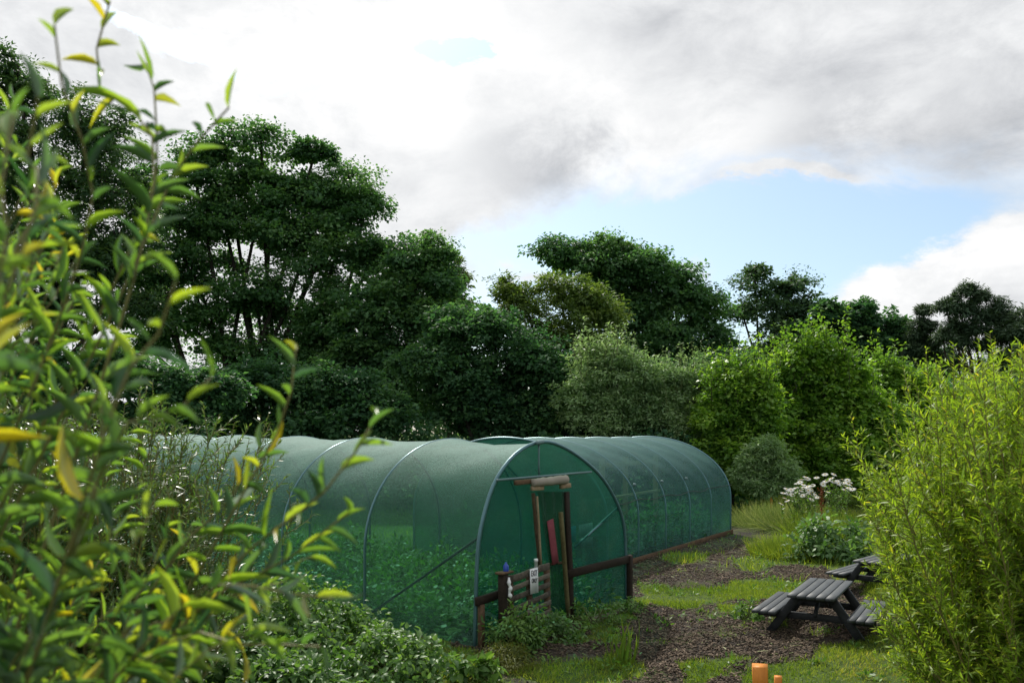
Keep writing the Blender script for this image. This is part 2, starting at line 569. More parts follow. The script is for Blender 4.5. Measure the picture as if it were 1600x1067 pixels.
# chips of bark lying on the path
x, y = scatter(130000, -1.2, 6, 7.8, 20, lambda x, y: (1 - grassy(x, y)) * ~in_tunnels(x, y, .02) * np.clip(1.6 - y / 14, .2, 1) * np.clip(2.2 * val_noise(x, y, 1.3, 41) - .15, .1, 1))
n = len(x)
b = Buf()
leaves(b, np.stack([x, y, gz(x, y) + rng.uniform(.004, .02, n)], -1), np.stack([rng.normal(size=n), rng.normal(size=n), rng.normal(0, .3, n)], -1),
       np.stack([rng.normal(0, .4, n), rng.normal(0, .4, n), np.ones(n)], -1), rng.uniform(.015, .055, n), rng.uniform(.008, .022, n), rng.uniform(0, 1, n) ** 1.5,
       (np.array([(0, -.5, 0), (1, -.4, .02), (1, .5, 0), (0, .4, .03), (0, -.5, .15), (1, -.4, .17), (1, .5, .15), (0, .4, .18)], float),
        np.array([(4, 5, 6, 7), (0, 1, 5, 4), (1, 2, 6, 5), (2, 3, 7, 6), (3, 0, 4, 7)])))
tag(b.obj('bark_chips', M['chip']), 'brown bark chips covering the path between tunnels and picnic tables', 'bark chips', kind='stuff')


# straw and fallen twigs on the path
x, y = scatter(2600, -1.2, 6, 7.8, 20, lambda x, y: (.25 + .75 * (val_noise(x, y, 1.1, 51) > .55)) * ~in_tunnels(x, y, .02))
n = len(x)
b = Buf()
leaves(b, np.stack([x, y, gz(x, y) + rng.uniform(.012, .03, n)], -1), np.stack([rng.normal(size=n), rng.normal(size=n), rng.normal(0, .12, n)], -1),
       np.stack([rng.normal(0, .3, n), rng.normal(0, .3, n), np.ones(n)], -1), rng.uniform(.05, .2, n), rng.uniform(.006, .014, n), rng.uniform(.5, 1, n), LANCE2)
tag(b.obj('straw_litter', M['tuss']), 'pale straw and dead stalks littering the bark path', 'litter', kind='stuff')


# ------------------------------------------------------------------ trees
def tree(name, label, cat, d, lobes, base_px, leafm='syc', leaf=.2, ratio=.75, clump=.75, per=70, dens=1.0, flat=.6,
         trunks=None, tr=.22, bark='bark', group=None, tm=QUAD, droop=.2, shell=.5, fill=.25, limb_up=.55, sprout=0):
    t = empty(name, label=label, cat=cat, group=group)
    cb, tb = Buf(), Buf()
    cs, rs = [], []
    trunks = trunks or [base_px]
    lobesW = []
    for lb in lobes:
        px, py, rx, ry = lb[:4]
        dd = d + (lb[4] if len(lb) > 4 else 0)
        c = at(px, py, dd)
        r = np.array((rx / F * dd, (rx + ry) / 2 / F * dd * .9, ry / F * dd))
        lobesW.append((c, r))
    top = max(c[2] for c, r in lobesW)
    limbs = []
    for ti, bp in enumerate(trunks):
        x0 = (bp - HX) / F * d
        p0 = np.array((x0, d + rng.uniform(-.6, .6), -.15))
        mine = [l for li, l in enumerate(lobesW) if li % len(trunks) == ti] or lobesW
        cm = np.mean([c for c, r in mine], axis=0)
        p1 = np.array((x0 + (cm[0] - x0) * .35, (p0[1] + cm[1]) / 2, cm[2] * limb_up))
        path = curve([p0, p0 * .6 + p1 * .4 + rng.normal(0, .12, 3) * np.array((1, 1, 0)), p1], 8)
        tube(tb, path, np.linspace(tr * 1.15, tr * .7, len(path)), 8)
        for c, r in mine:
            s = path[int(len(path) * rng.uniform(.6, .99))]
            midp = s * .5 + c * .5 + np.array((rng.normal(0, .3), rng.normal(0, .3), -.12 * np.linalg.norm(c - s)))
            e = c + np.array((0, 0, r[2] * .35))
            lp = curve([s, midp, c, e], 12)
            tube(tb, lp, np.linspace(tr * .5, tr * .1, len(lp)), 6)
            limbs.append(lp)
    for li, (c, r) in enumerate(lobesW):
        rm = (r[0] * r[1] * r[2]) ** (1 / 3)
        n = max(6, int(dens * 6.5 * (rm / clump) ** 2))
        dirs = rdir(n)
        rad = np.where(rng.uniform(size=n) < fill, rng.uniform(.15, .75, n), rng.uniform(.7, 1.13, n))
        cc = c + dirs * rad[:, None] * np.maximum(r - clump * .6, r * .45)
        ok = (cc[:, 2] > .2) & (rng.uniform(size=n) > .1)
        cc = cc[ok]
        cs.append(cc)
        rs.append(np.full(len(cc), clump) * rng.uniform(.5, 1.45, len(cc)))
    cs, rs = np.concatenate(cs), np.concatenate(rs)
    allp = np.concatenate(limbs)
    for c, r in zip(cs, rs):
        dd = np.linalg.norm(allp - c, axis=1) + np.maximum(0, allp[:, 2] - c[2]) * .8
        s = allp[int(np.argmin(dd))]
        midp = s * .5 + c * .5 + rng.normal(0, .12, 3)
        tube(tb, curve([s, midp, c + np.array((0, 0, .1))], 6), (tr * .16, tr * .04), 4, cap=False)
    nsub = 9
    n = len(cs)
    sd_ = rdir(n * nsub)
    sd_[:, 2] = np.where(rng.uniform(size=n * nsub) < .75, np.abs(sd_[:, 2]), sd_[:, 2])
    si = np.repeat(np.arange(n), nsub)
    sub = cs[si] + sd_ * (rng.uniform(.55, 1.1, n * nsub) * rs[si])[:, None] * np.array((1, 1, flat * 1.1))
    sub[:, 2] -= droop * (np.hypot(sd_[:, 0], sd_[:, 1])) ** 2 * rs[si]
    pl = max(4, int(per * 3.3 / nsub))
    idx = np.repeat(np.arange(n * nsub), pl)
    n = len(idx)
    lo = np.clip(rng.normal(size=(n, 3)), -1.7, 1.7)
    P = sub[idx] + lo * (rs[si[idx]] * .22)[:, None] * np.array((1, 1, .5))
    dr = nrm(sd_[idx] * .7 + lo * .5)
    if sprout:
        pick = np.argsort([-q[2] - rng.uniform(0, 1.2) for q in cs])[:sprout]
        for q in pick:
            for _k in range(3):
                c0 = cs[q] + rng.normal(0, .25, 3)
                e0 = c0 + np.array((rng.normal(0, .2), rng.normal(0, .2), rng.uniform(.6, 1.15))) * clump * 2.2
                tube(tb, curve([c0, (c0 + e0) / 2 + rng.normal(0, .04, 3), e0], 6), (.014, .004), 4, cap=False)
                m_ = int(14 + 10 * rng.uniform())
                f_ = rng.uniform(.25, 1, m_)[:, None]
                P = np.concatenate([P, c0 + (e0 - c0) * f_ + rng.normal(0, leaf * .45, (m_, 3))])
                dr = np.concatenate([dr, rdir(m_) + np.array((0, 0, .4))])
                idx = np.concatenate([idx, np.full(m_, q * nsub)])
        n = len(idx)
    N = np.array((0, 0, .8)) + dr * .5 + rng.normal(0, .4, (n, 3))
    D = dr * .7 + rng.normal(0, .7, (n, 3)) * np.array((1, 1, .4)) - np.array((0, 0, .25))
    cv = rng.uniform(0, 1, len(cs))
    L = leaf * rng.uniform(.55, 1.35, n) * (.75 + .5 * rng.uniform(0, 1, len(cs)))[si[idx]]
    leaves(cb, P, D, N, L, L * ratio, np.clip(cv[si[idx]] * .55 + rng.uniform(0, .5, n), 0, 1), tm)
    cb.obj('crown', M[leafm], t)
    tb.obj('trunk', M[bark], t, True)
    return t


tree('ash_tree', 'tall dark feathery tree at the left edge, loose crown with sky showing through', 'tree', 30,
     [(30, 130, 75, 60), (140, 200, 75, 60), (50, 240, 110, 75), (160, 300, 85, 75), (-60, 200, 90, 110), (90, 380, 120, 80), (-40, 400, 110, 100), (190, 400, 70, 70), (60, 480, 90, 55), (200, 480, 60, 45)],
     40, 'acacia', .19, .36, .75, 105, .72, .7, tr=.24, fill=.3, droop=.5)
tree('sycamore_tree', 'tallest broad sycamore with many stems, rising behind the near tunnel', 'tree', 36,
     [(300, 250, 42, 32), (350, 228, 46, 28), (408, 224, 46, 28), (492, 238, 46, 30), (545, 282, 36, 28), (572, 318, 30, 28), (232, 290, 36, 30), (340, 300, 70, 55), (430, 290, 80, 58), (500, 310, 60, 55), (270, 330, 65, 55), (545, 330, 55, 60), (400, 350, 110, 70), (500, 400, 95, 75), (300, 420, 85, 60), (240, 430, 60, 70), (590, 400, 60, 55), (400, 470, 100, 60), (520, 490, 90, 65), (290, 500, 70, 40), (600, 480, 70, 60, -2), (230, 540, 60, 35), (440, 545, 80, 40), (350, 545, 55, 25), (520, 560, 80, 40)],
     400, 'syc', .15, .85, 1.0, 150, .85, .5, trunks=[352, 398, 440], tr=.26, fill=.3, limb_up=.42)
tree('sycamore_tree', 'dark round-topped tree joining the right shoulder of the tallest sycamore', 'tree', 34,
     [(635, 400, 50, 50), (672, 395, 40, 42), (690, 440, 25, 40), (640, 470, 75, 60), (590, 540, 80, 70), (680, 540, 70, 70), (620, 620, 90, 60), (530, 600, 70, 60)],
     620, 'syc', .15, .85, .9, 140, 1.0, .5, tr=.22)
tree('elder_tree', 'small pale leafy treetop between the dark round tree and the hedgerow', 'tree', 40,
     [(712, 428, 20, 30), (700, 470, 30, 35), (720, 500, 30, 40)], 705, 'ash', .2, .5, .5, 60, 1.2, .7, tr=.14)
tree('hawthorn_tree', 'dense dark hedgerow tree behind the ridge of the near tunnel', 'tree', 30,
     [(720, 510, 65, 50), (780, 520, 60, 55), (690, 580, 80, 60), (770, 600, 80, 70), (830, 570, 60, 60), (720, 650, 90, 50), (840, 650, 70, 50)],
     755, 'dark', .15, .7, .8, 110, 1.3, .55, tr=.18)
tree('hawthorn_tree', 'low dark hedgerow tree under the tallest sycamore, left of the near ridge', 'tree', 27,
     [(330, 600, 60, 40), (420, 600, 90, 50), (520, 610, 90, 55), (600, 650, 80, 45), (350, 640, 70, 45), (460, 670, 120, 40)],
     480, 'dark', .14, .7, .75, 110, 1.3, .55, tr=.16)
tree('ash_tree', 'pale yellow-green ash tree in the middle of the treeline', 'tree', 33,
     [(870, 450, 50, 38), (820, 470, 40, 45), (915, 480, 50, 45), (855, 520, 70, 55), (930, 530, 50, 45), (790, 450, 24, 30), (880, 580, 60, 40), (950, 490, 30, 20)],
     872, 'ash', .17, .4, .7, 100, .9, .6, tr=.16, fill=.35, droop=.45)
tree('sycamore_tree', 'rounded dark sycamore rising above the pale ash tree', 'tree', 42,
     [(950, 388, 40, 24), (1010, 402, 36, 26), (1052, 428, 28, 24), (868, 392, 24, 18), (940, 415, 62, 40), (900, 402, 42, 26), (995, 425, 60, 45), (1030, 460, 60, 50), (970, 470, 70, 45), (1085, 480, 55, 50), (1040, 530, 80, 60), (1110, 540, 50, 50), (980, 550, 70, 60), (1080, 590, 90, 50)],
     985, 'syc', .17, .85, 1.0, 140, .95, .5, trunks=[975, 1050], tr=.25)
tree('oak_tree', 'tall airy tree with a thin open crown, right of the rounded sycamore', 'tree', 50,
     [(1180, 430, 42, 26), (1235, 445, 40, 30), (1205, 470, 60, 35), (1255, 480, 30, 28), (1160, 490, 40, 35), (1220, 520, 60, 40), (1190, 560, 80, 40)],
     1208, 'far', .22, .6, .8, 75, .62, .45, tr=.2, fill=.4)
tree('oak_tree', 'dark bushy tree behind the bright hazel, between airy tree and pines', 'tree', 48,
     [(1300, 500, 36, 34), (1345, 495, 36, 34), (1385, 520, 38, 34), (1270, 530, 40, 40), (1330, 550, 60, 45), (1400, 560, 50, 45), (1250, 580, 60, 40)],
     1335, 'dark', .23, .75, .7, 80, 1.2, .55, tr=.24)
tree('pine_tree', 'short pointed dark conifer left of the taller pine', 'tree', 46,
     [(1443, 486, 7, 9), (1438, 502, 12, 8), (1449, 512, 14, 8), (1432, 524, 16, 9), (1452, 534, 18, 9), (1430, 548, 20, 10), (1455, 560, 24, 12), (1430, 575, 26, 14), (1460, 590, 28, 14)], 1442, 'pine', .24, .2, .42, 100, 1.8, .45, tr=.16, bark='barkp')
tree('pine_tree', 'tall spreading scots pine against the white cloud', 'tree', 44,
     [(1515, 452, 16, 8), (1490, 467, 18, 7), (1536, 464, 18, 8), (1556, 478, 16, 8), (1505, 485, 26, 9), (1540, 494, 26, 9), (1477, 478, 11, 5), (1571, 500, 18, 8), (1490, 508, 22, 8), (1524, 514, 28, 9), (1560, 522, 22, 8), (1583, 528, 14, 7), (1500, 531, 18, 7), (1536, 540, 24, 8), (1474, 524, 13, 6)],
     1530, 'pine', .24, .2, .5, 100, 1.5, .55, trunks=[1526, 1548], tr=.14, bark='barkp', fill=.35, limb_up=.75)
tree('pine_tree', 'dark low pine cut by the right edge of the view', 'tree', 42,
     [(1600, 520, 28, 26), (1620, 500, 30, 30), (1590, 560, 34, 24), (1640, 560, 50, 40)], 1612, 'pine', .26, .2, .55, 105, .9, .4, tr=.18, bark='barkp')
tree('holly_bush', 'dark dense bush low under the pale ash tree', 'bush', 30,
     [(880, 640, 60, 60), (930, 660, 60, 55), (840, 670, 60, 50), (980, 670, 60, 50), (900, 600, 50, 40)], 900, 'dark', .15, .7, .55, 90, 1.3, .6, tr=.14)
tree('holly_bush', 'dark dense bush low under the rounded sycamore', 'bush', 35,
     [(1040, 620, 60, 50), (1100, 600, 60, 55), (1160, 600, 60, 50), (1000, 650, 60, 45), (1210, 620, 60, 50), (1120, 660, 90, 40)], 1100, 'dark', .17, .7, .6, 90, 1.2, .6, tr=.14)
tree('holly_bush', 'dark dense bush beneath the oak and the pines at the right', 'bush', 38,
     [(1300, 620, 70, 45), (1390, 620, 70, 45), (1470, 630, 60, 40), (1540, 630, 60, 40), (1610, 620, 60, 45), (1340, 660, 120, 40), (1500, 665, 130, 35)], 1400, 'dark', .18, .7, .65, 90, 1.2, .6, tr=.14)
tree('oak_tree', 'low dark far trees standing between the two pines', 'tree', 56,
     [(1425, 560, 40, 34), (1480, 570, 36, 30), (1565, 572, 40, 26), (1610, 565, 40, 34), (1395, 545, 30, 30), (1590, 600, 90, 30)], 1480, 'far', .22, .7, .8, 100, 1.1, .6, tr=.2)
# bushes before the treeline
tree('sallow_bush', 'tall grey-green sallow bush just behind the far tunnel roof', 'bush', 28,
     [(940, 580, 45, 40), (985, 600, 40, 45), (915, 630, 50, 50), (970, 650, 55, 45), (1010, 650, 28, 40), (1005, 600, 24, 30), (1025, 625, 24, 34), (955, 562, 26, 26)], 960, 'grey', .13, .38, .5, 100, 1.2, .9, tr=.08, droop=.1, bark='stem', sprout=34)
tree('sallow_bush', 'grey-green sallow bush between the taller sallow and the green hazels', 'bush', 28,
     [(1055, 615, 28, 40), (1090, 610, 26, 38), (1065, 660, 40, 45), (1030, 660, 26, 40), (1090, 690, 40, 40)], 1065, 'grey', .13, .38, .48, 100, 1.2, .9, tr=.07, droop=.1, bark='stem', sprout=30)
tree('hazel_bush', 'round mid-green hazel bush directly behind the far end of the far tunnel', 'bush', 27,
     [(1140, 600, 42, 40), (1115, 650, 36, 50), (1160, 650, 50, 55), (1140, 710, 55, 45), (1185, 690, 40, 50), (1110, 720, 45, 45), (1180, 610, 34, 34), (1190, 730, 50, 40), (1150, 750, 55, 28)], 1145, 'bright', .13, .75, .52, 90, 1.1, .8, tr=.07, sprout=30)
tree('hazel_bush', 'biggest bright yellow-green hazel bush at the end of the path', 'bush', 29,
     [(1275, 560, 42, 34), (1230, 590, 40, 40), (1320, 600, 46, 40), (1270, 630, 65, 55), (1345, 650, 50, 55), (1220, 660, 45, 55), (1290, 700, 75, 55), (1355, 710, 50, 50), (1235, 720, 60, 45), (1200, 640, 34, 45), (1270, 745, 90, 32), (1350, 750, 80, 32), (1385, 680, 40, 50)], 1280, 'bright', .14, .75, .56, 90, 1.1, .8, tr=.09, sprout=46)
tree('hazel_bush', 'bright hazel bush partly hidden by the right willow', 'bush', 32,
     [(1385, 595, 34, 32), (1410, 640, 40, 50), (1370, 660, 40, 50), (1440, 640, 40, 50), (1480, 660, 60, 50)], 1400, 'bright', .14, .75, .56, 90, 1.1, .8, tr=.08, sprout=34)
tree('buddleia_bush', 'small grey-leaved bush in front of the hazels at the path end', 'bush', 25,
     [(1195, 710, 30, 22), (1175, 735, 26, 26), (1215, 735, 34, 26), (1195, 755, 45, 22)], 1195, 'grey', .11, .35, .32, 90, 1.4, .8, tr=.05, bark='stem')
tree('hedge_bush', 'low leafy hedge behind the left willows', 'bush', 23,
     [(60, 590, 90, 50), (170, 580, 80, 45), (270, 605, 70, 42), (340, 610, 60, 40), (0, 640, 90, 60), (120, 660, 120, 50), (260, 670, 100, 40)], 140, 'dark', .13, .7, .5, 80, 1.2, .65, tr=.1)
# undergrowth closing the foot of the hedgerow
n = 42000
px_ = rng.uniform(150, 1185, n)
dd_ = rng.uniform(26.5, 31, n) + np.maximum(0, 700 - px_) * .002
hh = (1.5 + 1.3 * val_noise(px_, dd_ * 6, .02, 61)) * rng.uniform(0, 1, n) ** .7
P = np.stack([(px_ - HX) / F * dd_, dd_, hh], -1)
ub = Buf()
leaves(ub, P, rng.normal(size=(n, 3)), rng.normal(0, .6, (n, 3)) + np.array((0, -.3, .7)), rng.uniform(.1, .22, n), rng.uniform(.06, .13, n), rng.uniform(0, .8, n), QUAD)
tag(ub.obj('undergrowth', M['dark']), 'dark undergrowth closing the foot of the hedgerow behind the tunnels', 'undergrowth', kind='stuff')
# a far wood that reads as one mass
cb = Buf()
n = 9000
xx = rng.uniform(-75, 75, n)
hh = 4.2 + 2.2 * val_noise(xx, xx * 0, .12, 31) + 1.2 * val_noise(xx, xx * 0, .5, 33)
hh = np.where((xx > 20), hh * .8, hh)
P = np.stack([xx, 75 + rng.uniform(-2, 2, n), hh * rng.uniform(0, 1, n) ** .6], -1)
leaves(cb, P, rng.normal(size=(n, 3)), rng.normal(size=(n, 3)) + np.array((0, -.5, .6)), rng.uniform(.5, 1.0, n), rng.uniform(.4, .8, n), rng.uniform(0, 1, n), QUAD)
tag(cb.obj('distant_wood', M['far']), 'distant line of trees beyond the sycamores', 'woodland', kind='stuff')


# ------------------------------------------------------------------ willows
def along(P, s):
    """points and tangents at fractions s of a polyline"""
    f = np.clip(np.asarray(s, float), 0, 1) * (len(P) - 1)
    i = np.minimum(f.astype(int), len(P) - 2)
    t = (f - i)[:, None]
    return P[i] * (1 - t) + P[i + 1] * t, nrm(P[i + 1] - P[i])


def leafy(b, P, s0, s1, n, L, W, tm, spread=.75, varf=None, tipyellow=False, droop=.0):
    s = np.linspace(s0, s1, n) + rng.uniform(-.4, .4, n) * (s1 - s0) / max(n, 1)
    p, t = along(P, s)
    r = rng.normal(size=(n, 3))
    r = nrm(r - (r * t).sum(1, keepdims=True) * t)
    D = t * rng.uniform(.4, .95, (n, 1)) + r * spread - np.array((0, 0, droop))
    N = r * -.35 + np.array((0, 0, .55)) + rng.normal(0, .35, (n, 3))
    l = L * rng.uniform(.6, 1.2, n) * (1 - .45 * np.clip((s - .75) / .25, 0, 1))
    v = varf(s, n)
    leaves(b, p, D, N, l, W * rng.uniform(.75, 1.2, n), v, tm)


def willow(name, label, base, stems, length, spread, L, W, leafm, lean=(0, 0), shoots=8, step=.03, group=None, root=.4, low=.12, tm=LANCE2, short=.0):
    t = empty(name, label=label, cat='willow', group=group)
    lb, sb = Buf(), Buf()
    base = np.array((*base, 0.0))
    for _ in range(stems):
        a = rng.uniform(0, 2 * math.pi)
        tilt = min(abs(rng.normal(0, spread)), spread * 1.6)
        ln = length * rng.uniform(.72, 1.03) * (1 - .22 * min(1, tilt / .8))
        if rng.uniform() < short:
            tilt = min(tilt * 1.7, .85)
            ln *= rng.uniform(.35, .6)
        h = np.array((math.cos(a), math.sin(a), 0))
        p0 = base + h * root * rng.uniform(.1, 1)
        d0 = nrm(h * math.sin(min(tilt, 1.2)) + np.array((lean[0], lean[1], math.cos(min(tilt, 1.2)))))
        p = [p0]
        for kk in range(9):
            d0 = nrm(d0 + np.array((0, 0, .05)) + rng.normal(0, .05, 3))
            p.append(p[-1] + d0 * ln / 9)
        p = np.array(p)
        tube(sb, p, np.linspace(.011, .0025, len(p)), 5, cap=False)
        vf = lambda s, n: np.clip(rng.normal(.45, .17, n) + .22 * (s - .6), 0, 1)
        leafy(lb, p, .4, 1.0, int(ln * .6 / step), L, W, tm, .7, vf)
        for s in rng.uniform(low, .93, shoots):
            q, tt = along(p, [s])
            r = rng.normal(size=3)
            r = nrm(r - r.dot(tt[0]) * tt[0])
            sl = rng.uniform(.25, .6) * (1.1 - .5 * s)
            d1 = nrm(tt[0] * .8 + r * .7 + h * .25)
            sp = [q[0]]
            for kk in range(4):
                d1 = nrm(d1 + np.array((0, 0, .12)) + rng.normal(0, .06, 3))
                sp.append(sp[-1] + d1 * sl / 4)
            sp = np.array(sp)
            tube(sb, sp, np.linspace(.005, .0015, 5), 4, cap=False)
            leafy(lb, sp, .08, 1.0, int(sl / step * 1.1), L, W, tm, .7, vf)
    lb.obj('foliage', M[leafm], t)
    sb.obj('stem', M['twig'], t, True)
    return t


willow('willow_bush', 'big bright yellow-green willow bush at the right edge, leaning over the picnic tables', (4.72, 6.75), 460, 3.35, .33, .088, .0125, 'wil', shoots=22, step=.0145, root=1.1, low=.05, short=.3)
willow('willow_bush', 'second willow bush at the right edge, behind the big one', (6.0, 8.3), 100, 3.3, .33, .11, .02, 'wil', shoots=14, step=.026, root=.6)
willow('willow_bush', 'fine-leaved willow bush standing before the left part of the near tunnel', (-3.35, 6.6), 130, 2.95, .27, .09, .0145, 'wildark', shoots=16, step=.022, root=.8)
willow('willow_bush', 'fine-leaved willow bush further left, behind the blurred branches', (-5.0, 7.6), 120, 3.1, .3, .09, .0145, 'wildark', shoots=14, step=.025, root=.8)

# the willow right in front of the lens
def resample3(P, n):
    q = np.concatenate([[0], np.cumsum(np.linalg.norm(np.diff(P, axis=0), axis=1))])
    g = np.linspace(0, q[-1], n)
    return np.stack([np.interp(g, q, P[:, c]) for c in range(3)], -1)


t = empty('willow_bush', label='very close blurred willow shoots with yellowing leaves filling the left side', cat='willow')
lb, sb = Buf(), Buf()
stems = [  # (tip), (through), depth
    ((172, 2), (150, 130), (235, 330), 1.55), ((358, 168), (270, 275), (180, 480), 1.5), ((228, 100), (245, 200), (190, 420), 1.6),
    ((462, 545), (440, 660), (330, 860), 1.5), ((588, 652), (505, 770), (300, 960), 1.4), ((545, 800), (440, 880), (250, 1010), 1.45),
    ((520, 935), (430, 930), (240, 990), 1.3), ((85, 40), (100, 170), (120, 420), 1.3), ((275, 440), (240, 540), (150, 720), 1.05),
    ((330, 590), (280, 640), (150, 760), 1.2), ((60, 150), (40, 260), (10, 460), 1.0), ((20, 180), (0, 300), (-20, 520), .9),
    ((500, 1010), (400, 1010), (200, 1060), 1.35), ((410, 700), (350, 790), (220, 950), 1.6)]
for _ in range(70):
    x = rng.uniform(-80, 310)
    y = rng.uniform(150, 1050)
    x = min(x, 0 + max(0, (y - 150)) * .42 + rng.uniform(0, 40))
    stems.append(((x, y), (x - rng.uniform(20, 70), y + rng.uniform(70, 130)), (x - rng.uniform(90, 220), y + rng.uniform(220, 360)), rng.uniform(1.2, 2.5)))
for _ in range(22):
    x, y = rng.uniform(200, 530), rng.uniform(740, 1060)
    if y < 1000 - (x - 200) * .5:
        continue
    stems.append(((x, y), (x - rng.uniform(60, 110), y + rng.uniform(10, 90)), (x - rng.uniform(190, 330), y + rng.uniform(120, 220)), rng.uniform(1.3, 2.0)))
root = np.array((-1.75, 1.9, 0))
for si_, (tip, thr, low, dd) in enumerate(stems):
    big = si_ < 14
    a, bb, c = at(*tip, dd), at(*thr, dd * rng.uniform(.95, 1.05)), at(*low, dd * rng.uniform(.92, 1.1))
    r0 = root + np.array((rng.normal(0, .25), rng.normal(0, .3), -.02))
    p = curve([r0, r0 * .45 + c * .55 + np.array((-.05, 0, .12)), c, bb, a], 40)
    p = resample3(p, 40)
    seg = np.linalg.norm(np.diff(p, axis=0), axis=1)
    tube(sb, p, (.008, .0045, .0018) if big else (.008, .0035, .0011), 6, cap=False)
    ln = seg.sum()
    s0 = max(.3, 1 - 1.0 / ln)
    yel = rng.uniform() < .35 or big
    vf = lambda s, n: np.clip(rng.normal(.37, .29, n) + (rng.uniform(size=n) < (.04 if not yel else .1)) * .42 + .1 * (s > .96), 0, 1)
    leafy(lb, p, s0, 1.0, int((1 - s0) * ln / (.03 if big else .035)), .112, .0082, LANCE, .68, vf, droop=.1)
lb.obj('foliage', M['near'], t, True)
sb.obj('stem', M['twig'], t, True)


# ------------------------------------------------------------------ netted tunnels
def prof_ellipse(half, leg, rise, n=41):
    """hoop outline from foot to foot: (across, up)"""
    a = np.linspace(math.pi, 0, n - 8)
    arc = np.stack([half + half * np.cos(a), leg + rise * np.sin(a)], -1)
    l = np.stack([np.zeros(4), np.linspace(0, leg, 5)[:4]], -1)
    r = np.stack([np.full(4, 2 * half), np.linspace(leg, 0, 5)[1:]], -1)
    return np.concatenate([l, arc, r])


def resample(P, n):
    P = np.asarray(P, float)
    s = np.concatenate([[0], np.cumsum(np.linalg.norm(np.diff(P, axis=0), axis=1))])
    q = np.linspace(0, s[-1], n)
    return np.stack([np.interp(q, s, P[:, k]) for k in range(P.shape[1])], -1)


NP = 49
ell1 = resample(prof_ellipse(1.635, .95, 1.47), NP)
obs1 = resample(curve([(x, y, 0) for x, y in [(0, 0), (.02, .39), (.05, .95), (.11, 1.36), (.31, 1.86), (.58, 2.155), (.9, 2.33), (1.25, 2.4), (1.6, 2.35), (2.11, 2.15), (2.64, 1.85), (3.05, 1.45), (3.23, 1.09), (3.27, .5), (3.27, 0)]], 60)[:, :2], NP)
ell2 = resample(prof_ellipse(2.3, .92, 1.51), NP)


def tunnel(name, label, P, U, A, profs, pos, sag, endfirst, netm, lift):
    t = empty(name, label=label, cat='net tunnel')
    P3, U3, A3 = np.array((*P, 0)), np.array((*U, 0)), np.array((*A, 0))
    Zv = np.array((0, 0, 1.0))

    def W(pr, s):
        return P3 + pr[:, :1] * U3 + (pr[:, 1:2]) * Zv + s * A3
    rows, sub = [], 8
    for h in range(len(pos) - 1):
        for q in range(sub + (h == len(pos) - 2)):
            f = q / sub
            pr = profs[h] * (1 - f) + profs[h + 1] * f
            pr = pr * np.array((1, 1 + lift * (h + f)))
            g = sag * 4 * f * (1 - f)
            hi = np.clip(pr[:, 1:2] / pr[:, 1].max(), 0, 1) ** 2
            cen = np.array((pr[:, 0].mean(), .5))
            pr = pr + nrm(cen - pr) * g * (hi * .9 + .1)
            # small wrinkles pulled towards the hoops
            pr = pr + nrm(pr - cen) * ((.009 * np.sin(np.arange(NP) * 1.1 + h * 2 + f * 9) + .006 * np.sin(np.arange(NP) * 2.3 - f * 14 + h))[:, None] * 4 * f * (1 - f))
            pr[:, 1] = np.maximum(pr[:, 1], .0)
            rows.append(W(pr, pos[h] + (pos[h + 1] - pos[h]) * f))
    V = np.concatenate(rows)
    nr = len(rows)
    i = np.arange(nr - 1)[:, None] * NP
    j = np.arange(NP - 1)[None]
    b = Buf()
    b.add(V, np.stack([i + j, i + NP + j, i + NP + j + 1, i + j + 1], -1).reshape(-1, 4))
    b.obj('cover_net', M[netm], t, True)
    for h, s in enumerate(pos):
        pr = profs[h] * np.array((1, 1 + lift * h))
        cen = np.array((pr[:, 0].mean(), .4))
        last = h in (0, len(pos) - 1)
        pr = pr + nrm(cen - pr) * (.0 if last else .012)
        hb = Buf()
        pts = W(pr, s)
        pts[0, 2] = pts[-1, 2] = -.1
        tube(hb, pts, .024 if last else .02, 8)
        hb.obj('hoop', M['hoop'], t, True)
    for e, s in ((0, pos[0] + .012), (len(pos) - 1, pos[-1] - .012)):
        pr = profs[e] * np.array((1, 1 + lift * e))
        half = NP // 2
        L_, R_ = pr[:half + 1], pr[::-1][:half + 1]
        cols = 13
        g = np.linspace(0, 1, cols)[None, :, None]
        grid = L_[:, None] * (1 - g) + R_[:, None] * g
        ww = W(grid.reshape(-1, 2), s)
        ww = ww + A3 * (.02 * np.sin(ww[:, 2:3] * 2.5 + grid.reshape(-1, 2)[:, :1] * 7) * (grid.reshape(-1, 2)[:, 1:2] < 2.2))
        i = np.arange(half)[:, None] * cols
        j = np.arange(cols - 1)[None]
        eb = Buf()
        eb.add(ww, np.stack([i + j, i + j + 1, i + cols + j + 1, i + cols + j], -1).reshape(-1, 4))
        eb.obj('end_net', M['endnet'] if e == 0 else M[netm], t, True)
    return t, W


n1h = 8
pos1 = [0, 1.99, 3.86, 5.75, 7.65, 9.55, 11.45, 13.35]
profs1 = [obs1 * .85 + ell1 * .15] + [ell1] * (n1h - 1)
t1, W1 = tunnel('net_tunnel', 'near green netting tunnel with a timber doorway and pallet at its end', T1P, T1U, T1A, profs1, pos1, .062, True, 'net', .006)
pos2 = [1.37 * q for q in range(6)]
# the far tunnel's foot line runs along T2U, its width along T2A
t2, W2 = tunnel('net_tunnel', 'far green netting tunnel with closely set hoops beside the bark path', T2P, T2A, T2U, [ell2] * 6, pos2, .03, True, 'net2', 0.0)


